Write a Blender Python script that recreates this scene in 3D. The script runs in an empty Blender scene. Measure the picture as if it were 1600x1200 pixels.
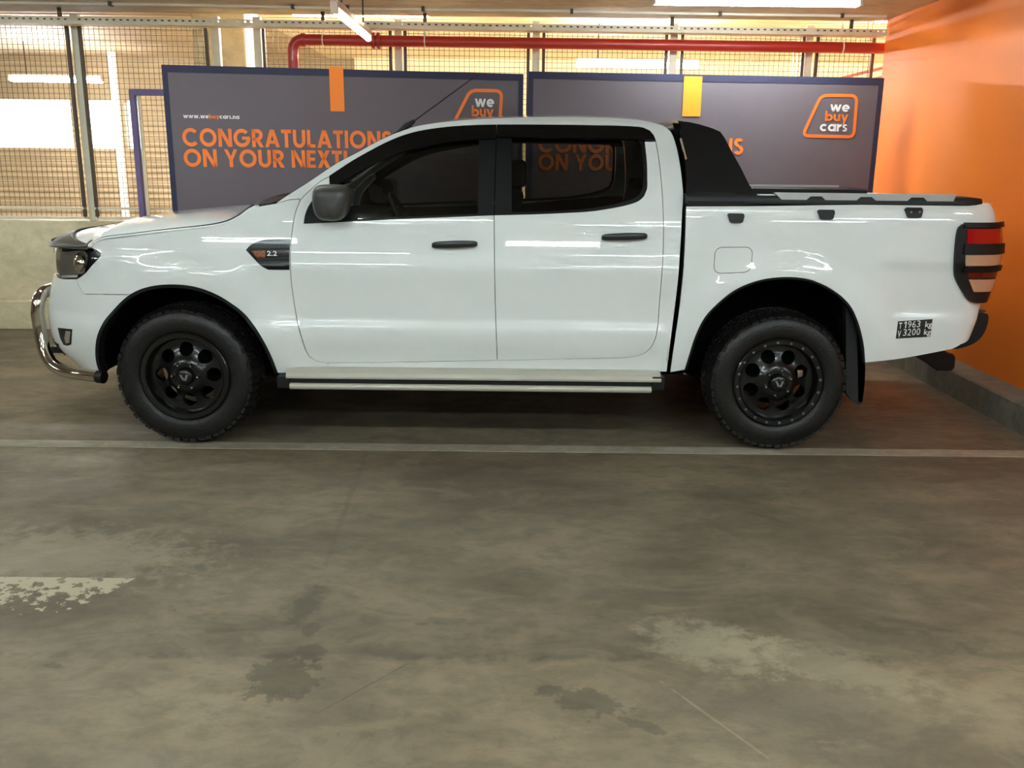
import bpy, bmesh, math, random
import numpy as np
from mathutils import Vector, Matrix
from mathutils.geometry import delaunay_2d_cdt
random.seed(7)
PI = math.pi
SC = bpy.context.scene
COL = SC.collection

# ------------------------------------------------------------------ camera
CAM_H, FPX, ROLL = 1.549, 1422.0, math.radians(0.62)
THETA = math.atan(350.0 / FPX)
cam_data = bpy.data.cameras.new('camera')
cam_data.sensor_width = 36.0
cam_data.lens = 36.0 * FPX / 1600.0
cam_data.clip_end = 200
camera = bpy.data.objects.new('camera', cam_data)
COL.objects.link(camera)
camera.matrix_world = (Matrix.Translation((0, 0, CAM_H)) @ Matrix.Rotation(PI / 2 - THETA, 4, 'X')
                       @ Matrix.Rotation(ROLL, 4, 'Z'))
SC.camera = camera

# ------------------------------------------------------------------ world, exposure
SC.view_settings.view_transform = 'Standard'
SC.view_settings.look = 'None'
SC.view_settings.gamma = 1.0
SC.view_settings.use_curve_mapping = False
SC.view_settings.exposure = 2.3
world = bpy.data.worlds.new('daylight')
SC.world = world
world.use_nodes = True
wn = world.node_tree
wn.nodes['Background'].inputs[0].default_value = (0.86, 0.93, 1.0, 1)
wn.nodes['Background'].inputs[1].default_value = 1.6

TUBE = 16.5          # radiance of the tubes over this bay
TUBE_FAR = 44.0      # tubes in the bright lane beyond the fence
BAYLAMPS = [(-5.4, 5.9), (-8.4, 5.9), (-7.2, 1.7), (-3.9, 1.7), (-.9, 1.7), (1.8, 1.7), (4.9, 1.5), (4.3, -.6), (4.6, -4.2), (7.4, -.6), (-5.5, -.6), (-1.9, -.6), (1.4, -.6), (-4, -4.2), (0.6, -4.2)]

# ------------------------------------------------------------------ camera maths (reading the photo)
def ray(px, py):
    a = (px - 800) / FPX; b = -(py - 600) / FPX
    c, s = math.cos(ROLL), math.sin(ROLL)
    a, b = a * c - b * s, a * s + b * c
    return Vector((a, math.cos(THETA) + b * math.sin(THETA), -math.sin(THETA) + b * math.cos(THETA)))
def atY(px, py, Y):
    d = ray(px, py); t = Y / d.y
    return Vector((d.x * t, Y, CAM_H + d.z * t))
def atZ(px, py, Z=0.0):
    d = ray(px, py); t = (Z - CAM_H) / d.z
    return Vector((d.x * t, d.y * t, Z))
def project(x, y, z):
    z -= CAM_H
    dep = y * math.cos(THETA) - z * math.sin(THETA)
    up = y * math.sin(THETA) + z * math.cos(THETA)
    a = x / dep; b = up / dep
    c, s = math.cos(ROLL), math.sin(ROLL)
    a, b = a * c + b * s, -a * s + b * c
    return 800 + FPX * a, 600 - FPX * b

# ------------------------------------------------------------------ materials
def lin(r, g, b):
    f = lambda v: (v / 255 / 12.92) if v / 255 <= 0.04045 else ((v / 255 + 0.055) / 1.055) ** 2.4
    return (f(r), f(g), f(b), 1)
def setin(n, names, v):
    for k in names:
        if k in n.inputs:
            n.inputs[k].default_value = v; return
def mat(name, col, rough=0.5, metal=0.0, coat=0.0, spec=0.5, bump=0.0, bscale=60, var=0.0, vscale=6, emit=None, coatr=0.04):
    m = bpy.data.materials.new(name); m.use_nodes = True
    nt = m.node_tree; p = nt.nodes['Principled BSDF']
    p.inputs['Base Color'].default_value = col
    p.inputs['Roughness'].default_value = rough
    p.inputs['Metallic'].default_value = metal
    setin(p, ['Coat Weight', 'Clearcoat'], coat)
    setin(p, ['Coat Roughness', 'Clearcoat Roughness'], coatr)
    setin(p, ['Specular IOR Level', 'Specular'], spec)
    if emit:
        p.inputs['Emission Color'].default_value = emit[0]
        p.inputs['Emission Strength'].default_value = emit[1]
    if bump or var:
        tc = nt.nodes.new('ShaderNodeTexCoord')
    if bump:
        nz = nt.nodes.new('ShaderNodeTexNoise'); nz.inputs['Scale'].default_value = bscale
        nz.inputs['Detail'].default_value = 4
        bp = nt.nodes.new('ShaderNodeBump'); bp.inputs['Strength'].default_value = bump
        bp.inputs['Distance'].default_value = 0.01
        nt.links.new(tc.outputs['Object'], nz.inputs['Vector'])
        nt.links.new(nz.outputs['Fac'], bp.inputs['Height'])
        nt.links.new(bp.outputs['Normal'], p.inputs['Normal'])
    if var:
        nz = nt.nodes.new('ShaderNodeTexNoise'); nz.inputs['Scale'].default_value = vscale
        nz.inputs['Detail'].default_value = 6
        mr = nt.nodes.new('ShaderNodeMapRange')
        mr.inputs['From Min'].default_value = 0.3; mr.inputs['From Max'].default_value = 0.7
        mr.inputs['To Min'].default_value = 1 - var; mr.inputs['To Max'].default_value = 1 + var
        hs = nt.nodes.new('ShaderNodeHueSaturation'); hs.inputs['Color'].default_value = col
        nt.links.new(tc.outputs['Object'], nz.inputs['Vector'])
        nt.links.new(nz.outputs['Fac'], mr.inputs['Value'])
        nt.links.new(mr.outputs['Result'], hs.inputs['Value'])
        nt.links.new(hs.outputs['Color'], p.inputs['Base Color'])
    return m
def glass(name, tint, ior=1.5, rough=0.0, refl=1.0):
    m = bpy.data.materials.new(name); m.use_nodes = True
    nt = m.node_tree; nt.nodes.clear()
    o = nt.nodes.new('ShaderNodeOutputMaterial'); mx = nt.nodes.new('ShaderNodeMixShader')
    tr = nt.nodes.new('ShaderNodeBsdfTransparent'); tr.inputs[0].default_value = tint
    gl = nt.nodes.new('ShaderNodeBsdfGlossy'); gl.inputs['Roughness'].default_value = rough
    gl.inputs[0].default_value = (refl, refl, refl, 1)
    fr = nt.nodes.new('ShaderNodeFresnel'); fr.inputs['IOR'].default_value = ior
    nt.links.new(fr.outputs[0], mx.inputs[0]); nt.links.new(tr.outputs[0], mx.inputs[1])
    nt.links.new(gl.outputs[0], mx.inputs[2]); nt.links.new(mx.outputs[0], o.inputs[0])
    return m
M = {}
M['paint'] = mat('white_car_paint', lin(226, 229, 227), 0.42, 0, 1.0, 0.5, coatr=0.015)
M['trim'] = mat('black_plastic_trim', lin(17, 17, 18), 0.5, spec=.35)
M['handle'] = mat('door_handle_plastic', lin(36, 38, 39), 0.42)
M['surround'] = mat('black_window_surround', lin(8, 8, 9), 0.5, spec=.2)
M['gloss_black'] = mat('gloss_black_trim', lin(9, 9, 10), 0.2, 0, 0.15, spec=.3)
M['satin_black'] = mat('satin_black_panel', lin(15, 13, 14), 0.45, spec=.3, bump=0.03, bscale=300)
M['void'] = mat('dark_lining', lin(6, 6, 7), 0.95, spec=.1)
M['cabin'] = mat('cabin_fabric', lin(26, 25, 26), 0.85)
M['grey_plastic'] = mat('grey_plastic', lin(62, 60, 57), 0.38)
M['guard'] = mat('smoked_guard_plastic', lin(72, 69, 62), 0.42, 0, 0.0, spec=.4)
M['rubber'] = mat('tyre_rubber', lin(20, 18, 17), 0.42, spec=.4, bump=0.25, bscale=90, var=0.25, vscale=9)
M['rim'] = mat('black_alloy', lin(12, 12, 13), 0.28, 0.3, 0.4)
M['chrome'] = mat('polished_steel', lin(205, 196, 184), 0.08, 1.0)
M['steel'] = mat('bright_steel', lin(200, 198, 194), 0.25, 1.0)
M['silver'] = mat('silver_rail', lin(190, 190, 188), 0.3, 0.6)
M['alu'] = mat('pale_side_step', lin(186, 182, 168), 0.4, 0.1)
M['white_vinyl'] = mat('white_vinyl', lin(225, 225, 222), 0.5)
M['black_vinyl'] = mat('black_vinyl', lin(26, 25, 24), 0.45)
M['grey_letter'] = mat('grey_badge', lin(120, 122, 122), 0.4)
M['amber'] = mat('amber_lens', lin(150, 72, 18), 0.15, 0, 0.8)
M['red_lens'] = mat('red_lens', lin(170, 8, 16), 0.1, 0, 1.0)
M['dark_red'] = mat('dark_red_lens', lin(86, 6, 14), 0.1, 0, 1.0)
M['clear_lens'] = mat('pale_lens', lin(205, 170, 140), 0.08, 0.3, 1.0)
M['window'] = glass('tinted_glass', (0.40, 0.42, 0.41, 1), 1.45)
M['visor'] = glass('smoked_visor', (0.12, 0.12, 0.12, 1), 1.5)
M['lens'] = glass('clear_lamp_lens', (0.93, 0.93, 0.93, 1), 1.5)
M['reflector'] = mat('lamp_reflector', lin(165, 156, 144), 0.3, 0.6)
M['orange'] = mat('orange_print', lin(255, 132, 54), 0.65)
M['orange_ribbon'] = mat('orange_ribbon', lin(255, 138, 44), 0.65)
M['yellow_ribbon'] = mat('amber_print', lin(255, 160, 40), 0.65)
M['white_print'] = mat('white_print', lin(245, 242, 240), 0.65)
M['navy_hem'] = mat('navy_hem', lin(50, 49, 76), 0.75)
M['fabric'] = mat('grey_purple_banner', lin(108, 98, 104), 0.8, bump=0.12, bscale=3, var=0.05, vscale=1.5)
M['pole'] = mat('banner_pole', lin(150, 150, 150), 0.35, 0.9)
M['galv'] = mat('galvanised_steel', lin(226, 216, 190), 0.42, 0.0, var=0.10)
M['wire'] = mat('mesh_wire', lin(84, 74, 60), 0.5, 0.4)
M['angle'] = mat('brown_angle_iron', lin(84, 70, 56), 0.5, 0.3)
M['lilac'] = mat('lilac_frame', lin(120, 104, 150), 0.5)
M['red_pipe'] = mat('red_pipe_paint', lin(176, 46, 34), 0.35, 0, 0.2)
M['housing'] = mat('lamp_housing', lin(214, 208, 200), 0.4)
M['pinkish'] = mat('pinkish_housing', lin(206, 176, 156), 0.4)
M['conduit'] = mat('white_conduit', lin(226, 220, 206), 0.35)
M['clip'] = mat('dark_clip', lin(60, 52, 44), 0.5)
M['mudflap'] = mat('mudflap_rubber', lin(16, 15, 15), 0.6)

# ------------------------------------------------------------------ object helpers
def link(o, parent=None):
    COL.objects.link(o)
    if parent is not None: o.parent = parent
    return o
def tag(o, label=None, cat=None, group=None, kind=None):
    if label: o['label'] = label
    if cat: o['category'] = cat
    if group: o['group'] = group
    if kind: o['kind'] = kind
    return o
def empty(name, loc, label=None, cat=None, group=None):
    o = bpy.data.objects.new(name, None); o.location = loc; o.empty_display_size = 0.1
    COL.objects.link(o)
    o['_org'] = tuple(loc)
    return tag(o, label, cat, group)
ORG = {}
class MB:
    """collects shapes (world coordinates) into one mesh"""
    def __init__(s): s.v = []; s.f = []; s.n = None
    def add(s, vs, fs):
        k = len(s.v); s.v += [tuple(v) for v in vs]; s.f += [tuple(i + k for i in f) for f in fs]; return s
    def box(s, lo, hi):
        x0, y0, z0 = lo; x1, y1, z1 = hi
        return s.add([(x0,y0,z0),(x1,y0,z0),(x1,y1,z0),(x0,y1,z0),(x0,y0,z1),(x1,y0,z1),(x1,y1,z1),(x0,y1,z1)],
                     [(0,3,2,1),(4,5,6,7),(0,1,5,4),(1,2,6,5),(2,3,7,6),(3,0,4,7)])
    def hexa(s, p):      # 8 corners: bottom 4 ccw, top 4
        return s.add(p, [(0,3,2,1),(4,5,6,7),(0,1,5,4),(1,2,6,5),(2,3,7,6),(3,0,4,7)])
    def bar(s, a, b, w, h=None, up=(0, 0, 1)):
        a = Vector(a); b = Vector(b); h = h or w
        d = (b - a).normalized(); u = Vector(up)
        if abs(d.dot(u)) > 0.98: u = Vector((0, 1, 0))
        r = d.cross(u).normalized() * (w / 2); u = r.cross(d).normalized() * (h / 2)
        return s.hexa([a - r - u, a + r - u, a + r + u, a - r + u, b - r - u, b + r - u, b + r + u, b - r + u])
    def tube(s, pts, r, seg=14, caps=True, closed=False):
        pts = [Vector(p) for p in pts]; n = len(pts)
        rr = r if isinstance(r, (list, tuple)) else [r] * n
        t0 = (pts[1] - pts[0]).normalized()
        nrm = t0.orthogonal().normalized(); base = len(s.v); fs = []
        for i, p in enumerate(pts):
            if closed: t = (pts[(i + 1) % n] - pts[i - 1]).normalized()
            else: t = (pts[min(i + 1, n - 1)] - pts[max(i - 1, 0)]).normalized()
            nrm = (nrm - t * nrm.dot(t)).normalized(); bn = t.cross(nrm)
            for k in range(seg):
                a = 2 * PI * k / seg
                s.v.append(tuple(p + (nrm * math.cos(a) + bn * math.sin(a)) * rr[i]))
        m = n if closed else n - 1
        for i in range(m):
            j = (i + 1) % n
            for k in range(seg):
                l = (k + 1) % seg
                s.f.append((base + i * seg + k, base + i * seg + l, base + j * seg + l, base + j * seg + k))
        if caps and not closed:
            s.f.append(tuple(base + k for k in reversed(range(seg))))
            s.f.append(tuple(base + (n - 1) * seg + k for k in range(seg)))
        return s
    def lathe(s, prof, c, axis='y', seg=64, closed=False):
        """prof: list of (r, a) where a runs along axis"""
        base = len(s.v); n = len(prof); c = Vector(c)
        for k in range(seg):
            t = 2 * PI * k / seg; ct, st = math.cos(t), math.sin(t)
            for r, a in prof:
                v = {'y': (r * ct, a, r * st), 'z': (r * ct, r * st, a), 'x': (a, r * ct, r * st)}[axis]
                s.v.append(tuple(c + Vector(v)))
        m = n if closed else n - 1
        for k in range(seg):
            l = (k + 1) % seg
            for i in range(m):
                j = (i + 1) % n
                s.f.append((base + k * n + i, base + k * n + j, base + l * n + j, base + l * n + i))
        return s
    def prism(s, poly, ext):
        """poly: 3D loop, ext: extrusion vector"""
        n = len(poly); k = len(s.v); e = Vector(ext)
        s.v += [tuple(p) for p in poly] + [tuple(Vector(p) + e) for p in poly]
        s.f.append(tuple(k + i for i in range(n))); s.f.append(tuple(k + n + i for i in reversed(range(n))))
        for i in range(n):
            j = (i + 1) % n
            s.f.append((k + i, k + n + i, k + n + j, k + j))
        return s
    def grid(s, rows):
        k = len(s.v); nr = len(rows); nc = len(rows[0])
        for r in rows: s.v += [tuple(p) for p in r]
        for i in range(nr - 1):
            for j in range(nc - 1):
                a = k + i * nc + j; s.f.append((a, a + 1, a + nc + 1, a + nc))
        return s
    def build(s, name, m, parent=None, smooth=False, bevel=0.0, org=None, fix=True, auto=None, seg=2):
        if org is None: org = Vector(parent_org(parent)) if parent is not None else Vector((0, 0, 0))
        else: org = Vector(org)
        me = bpy.data.meshes.new(name)
        me.from_pydata([tuple(Vector(v) - org) for v in s.v], [], s.f)
        if fix:
            bm = bmesh.new(); bm.from_mesh(me)
            bmesh.ops.recalc_face_normals(bm, faces=bm.faces)
            bm.to_mesh(me); bm.free()
        me.materials.append(m)
        o = bpy.data.objects.new(name, me); COL.objects.link(o)
        if parent is not None: o.parent = parent
        else: o.location = org
        if smooth or auto:
            me.shade_smooth()
            if auto: me.set_sharp_from_angle(angle=math.radians(auto))
        if bevel:
            b = o.modifiers.new('bevel', 'BEVEL'); b.width = bevel; b.segments = seg; b.limit_method = 'ANGLE'
            b.angle_limit = math.radians(40); b.harden_normals = False
        return o
def parent_org(p):
    while p is not None:
        if '_org' in p.keys(): return tuple(p['_org'])
        p = p.parent
    return (0, 0, 0)
def boxo(name, lo, hi, m, parent=None, bevel=0.0):
    o = MB().box(lo, hi)
    org = None if parent is not None else ((lo[0] + hi[0]) / 2, (lo[1] + hi[1]) / 2, lo[2])
    return o.build(name, m, parent, bevel=bevel, org=org)
def struct(o): o['kind'] = 'structure'; return o
def catmull(pts, step=0.5, closed=False):
    """Catmull-Rom through 2D/3D points, n samples per span from step (same unit as pts)"""
    P = [np.array(p, float) for p in pts]; n = len(P)
    if n < 3: 
        out = []
        L = np.linalg.norm(P[1] - P[0]); k = max(1, int(L / step))
        return [P[0] + (P[1] - P[0]) * i / k for i in range(k + 1)]
    out = []
    for i in range(n - 1):
        p0 = P[i - 1] if i > 0 else 2 * P[0] - P[1]
        p1, p2 = P[i], P[i + 1]
        p3 = P[i + 2] if i + 2 < n else 2 * P[-1] - P[-2]
        d1 = max(np.linalg.norm(p1 - p0), 1e-6) ** .5; d2 = max(np.linalg.norm(p2 - p1), 1e-6) ** .5; d3 = max(np.linalg.norm(p3 - p2), 1e-6) ** .5
        m1 = d2 * ((p1 - p0) / d1 - (p2 - p0) / (d1 + d2) + (p2 - p1) / d2)
        m2 = d2 * ((p2 - p1) / d2 - (p3 - p1) / (d2 + d3) + (p3 - p2) / d3)
        k = max(1, int(np.linalg.norm(p2 - p1) / step))
        for j in range(k):
            t = j / k
            out.append((2*t**3-3*t**2+1)*p1 + (t**3-2*t**2+t)*m1 + (-2*t**3+3*t**2)*p2 + (t**3-t**2)*m2)
    out.append(P[-1]); return out
class Curve1:
    """C1 cubic through knots (x rising)"""
    def __init__(s, pts):
        s.x = np.array([p[0] for p in pts], float); s.y = np.array([p[1] for p in pts], float)
        h = np.diff(s.x); d = np.diff(s.y) / h; m = np.zeros(len(s.x))
        m[1:-1] = (d[:-1] * h[1:] + d[1:] * h[:-1]) / (h[1:] + h[:-1]); m[0] = d[0]; m[-1] = d[-1]
        s.m = m
    def __call__(s, v):
        if v <= s.x[0]: return s.y[0] + s.m[0] * (v - s.x[0])
        if v >= s.x[-1]: return s.y[-1] + s.m[-1] * (v - s.x[-1])
        i = int(np.searchsorted(s.x, v)) - 1; i = max(0, min(i, len(s.x) - 2))
        h = s.x[i + 1] - s.x[i]; t = (v - s.x[i]) / h
        return ((2*t**3-3*t**2+1)*s.y[i] + (t**3-2*t**2+t)*h*s.m[i] + (-2*t**3+3*t**2)*s.y[i+1] + (t**3-t**2)*h*s.m[i+1])
def sstep(a, b, v):
    t = max(0.0, min(1.0, (v - a) / (b - a))); return t * t * (3 - 2 * t)
def inpoly(p, poly):
    x, y = p; c = False; n = len(poly); j = n - 1
    for i in range(n):
        xi, yi = poly[i][0], poly[i][1]; xj, yj = poly[j][0], poly[j][1]
        if (yi > y) != (yj > y) and x < (xj - xi) * (y - yi) / (yj - yi) + xi: c = not c
        j = i
    return c
def fill2d(loops, spacing=None):
    """triangulate region bounded by loops (even-odd); returns verts2d, tris, boundary index loops"""
    verts = []; edges = []; segs = []
    for lp in loops:
        k = len(verts); n = len(lp)
        verts += [Vector((float(p[0]), float(p[1]))) for p in lp]
        edges += [(k + i, k + (i + 1) % n) for i in range(n)]
    inside = lambda p: sum(inpoly(p, lp) for lp in loops) % 2 == 1
    if spacing:
        B = np.array([[v.x, v.y] for v in verts])
        x0, y0 = B.min(0); x1, y1 = B.max(0)
        j = 0; y = y0 + spacing * .5
        while y < y1:
            x = x0 + spacing * (.5 if j % 2 else 0.02)
            while x < x1:
                if inside((x, y)) and np.min((B[:, 0] - x) ** 2 + (B[:, 1] - y) ** 2) > (spacing * .45) ** 2:
                    verts.append(Vector((x, y)))
                x += spacing
            y += spacing * .87; j += 1
    ov, oe, of, iv, ie, if_ = delaunay_2d_cdt(verts, edges, [], 0, 1e-7, True)
    tris = []
    for f in of:
        c = (sum(ov[i].x for i in f) / len(f), sum(ov[i].y for i in f) / len(f))
        if inside(c): tris.append(tuple(f))
    # boundary edges by use count
    cnt = {}
    for f in tris:
        for i in range(len(f)):
            e = (f[i], f[(i + 1) % len(f)]); cnt.setdefault(tuple(sorted(e)), []).append(e)
    bnd = [v[0] for v in cnt.values() if len(v) == 1]
    return [(v.x, v.y) for v in ov], tris, bnd

# ------------------------------------------------------------------ stroke lettering (flat vector shapes, y up, cap height 1)
def _arc(cx, cy, rx, ry, a0, a1, t, n=28):
    out = []
    for i in range(n):
        a = math.radians(a0 + (a1 - a0) * i / n); b = math.radians(a0 + (a1 - a0) * (i + 1) / n)
        f = lambda q, s: (cx + (rx + s * t / 2) * math.cos(q), cy + (ry + s * t / 2) * math.sin(q))
        out.append([f(a, -1), f(a, 1), f(b, 1), f(b, -1)])
    return out
def _r(x0, y0, x1, y1): return [[(x0, y0), (x1, y0), (x1, y1), (x0, y1)]]
def _d(x0, y0, x1, y1, w): return [[(x0, y0), (x0 + w, y0), (x1 + w, y1), (x1, y1)]]
def glyph(ch, t=0.21):
    h = t / 2; A = _arc; R = _r; D = _d
    if ch == 'O': return 1.02, A(.51, .5, .51 - h, .51 - h, 0, 360, t, 40)
    if ch == 'C': return .93, A(.51, .5, .51 - h, .51 - h, 42, 318, t, 34)
    if ch == 'G': return 1.02, A(.51, .5, .51 - h, .51 - h, 42, 360, t, 36) + R(.52, .40, 1.02 - h * .2, .40 + t * .85)
    if ch == 'N': return .82, R(0, 0, t, 1) + R(.82 - t, 0, .82, 1) + D(.82 - t * 1.15, 0, 0, 1, t * 1.15)
    if ch == 'R': return .68, R(0, 0, t, 1) + R(0, 1 - t, .36, 1) + R(0, .36, .36, .36 + t * .8) + A(.34, .68, .32 - h, .32 - h, -90, 90, t, 16) + D(.46, 0, .2, .42, t * 1.15)
    if ch == 'A': return .92, D(0, 0, .34, 1, t * 1.1) + D(.92 - t * 1.1, 0, .58 - t * 1.1, 1, t * 1.1) + R(.2, .2, .72, .2 + t * .85)
    if ch == 'T': return .62, R(0, 1 - t * .95, .62, 1) + R(.31 - h, 0, .31 + h, 1)
    if ch == 'U': return .76, R(0, .36, t, 1) + R(.76 - t, .36, .76, 1) + A(.38, .38, .38 - h, .39 - h, 180, 360, t, 18)
    if ch == 'L': return .52, R(0, 0, t, 1) + R(0, 0, .52, t * .95)
    if ch == 'I': return t, R(0, 0, t, 1)
    if ch == 'S': return .62, A(.31, .735, .30 - h, .275 - h, 25, 270, t, 20) + A(.31, .285, .31 - h, .295 - h, -155, 90, t, 20)
    if ch == 'Y': return .78, D(.39 - h, .4, 0, 1, t) + D(.39 - h, .4, .78 - t, 1, t) + R(.39 - h, 0, .39 + h, .45)
    if ch == 'E': return .54, R(0, 0, t, 1) + R(0, 0, .54, t * .9) + R(0, .5 - t * .42, .5, .5 + t * .42) + R(0, 1 - t * .9, .54, 1)
    if ch == 'X': return .78, D(0, 0, .76 - t * 1.15, 1, t * 1.2) + D(.78 - t * 1.2, 0, .02, 1, t * 1.2)
    if ch == '!': return t, R(0, .32, t, 1) + A(h, h, h * .5, h * .5, 0, 360, h, 12)
    # lower case, x height .68
    x = .68; r = x / 2 - h
    if ch == 'w': return 1.0, D(.2, 0, 0, x, t) + D(.2, 0, .5 - h, x, t) + D(.8 - t, 0, .5 - h, x, t) + D(.8 - t, 0, 1 - t, x, t)
    if ch == 'e': return x, A(x/2, x/2, r, r, 0, 315, t, 26) + R(h, x/2 - t * .4, x - h * .1, x/2 + t * .35)
    if ch == 'b': return x + .02, R(0, 0, t, 1) + A(x/2 + .02, x/2, r, r, 0, 360, t, 26)
    if ch == 'u': return .6, R(0, .28, t, x) + R(.6 - t, 0, .6, x) + A(.3, .3, .3 - h, .3 - h, 180, 360, t, 16)
    if ch == 'y': return .66, D(.33 - h, .02, 0, x, t) + D(.16, -.28, .66 - t, x, t)
    if ch == 'c': return x * .93, A(x/2, x/2, r, r, 45, 315, t, 24)
    if ch == 'a': return x + .02, A(x/2, x/2, r, r, 0, 360, t, 26) + R(x + .02 - t, 0, x + .02, x)
    if ch == 'r': return .4, R(0, 0, t, x) + A(.4, x - .3, .3 - h, .3 - h, 90, 180, t, 10)
    if ch == 's': return .46, A(.23, x - .19, .2 - h * .8, .19 - h * .8, 20, 270, t * .82, 16) + A(.23, .19, .21 - h * .8, .2 - h * .8, -160, 90, t * .82, 16)
    if ch == 'n': return .58, R(0, 0, t, x) + R(.58 - t, 0, .58, x - .28) + A(.29, x - .29, .29 - h, .29 - h, 0, 180, t, 16)
    if ch == '.': return t, R(0, 0, t, t)
    return .34, []
def lettering(mb, text, place, x, y, size, t=.21, track=.1, width=None):
    """draw text through place(u,v)->3D; returns end x"""
    adv = []; tot = 0
    for ch in text:
        w, p = glyph(ch, t); adv.append((tot, p)); tot += w + (track if ch != ' ' else 0)
    sx = size if width is None else width / max(tot - track, .01)
    for ox, polys in adv:
        for q in polys:
            vs = [place(x + (ox + a) * sx, y + b * size) for a, b in q]
            mb.add(vs, [tuple(range(len(vs)))])
    return x + (tot - track) * sx
def font_mesh(mb, text, place, size, bold=0.0, shear=0.0, sx=1.0):
    cu = bpy.data.curves.new('lettering', 'FONT'); cu.body = text; cu.size = size; cu.offset = bold; cu.shear = shear
    cu.resolution_u = 3
    o = bpy.data.objects.new('lettering', cu); COL.objects.link(o)
    bpy.context.view_layer.update()
    dg = bpy.context.evaluated_depsgraph_get()
    me = bpy.data.meshes.new_from_object(o.evaluated_get(dg))
    vs = [place(v.co.x * sx, v.co.y) for v in me.vertices]
    mb.add(vs, [tuple(p.vertices) for p in me.polygons])
    bpy.data.objects.remove(o); bpy.data.curves.remove(cu); bpy.data.meshes.remove(me)
    return mb

# ================================================================== ROOM
RX, CEIL = 3.2, 2.755
def bk(x, off=0.0): return 8.42 + 0.03 * x + off          # line of the open side behind the bay
def at_bk(px, py, off=0.0):
    Y = 8.4
    for _ in range(6):
        p = atY(px, py, Y); Y = bk(p.x, off)
    return atY(px, py, Y)

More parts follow.
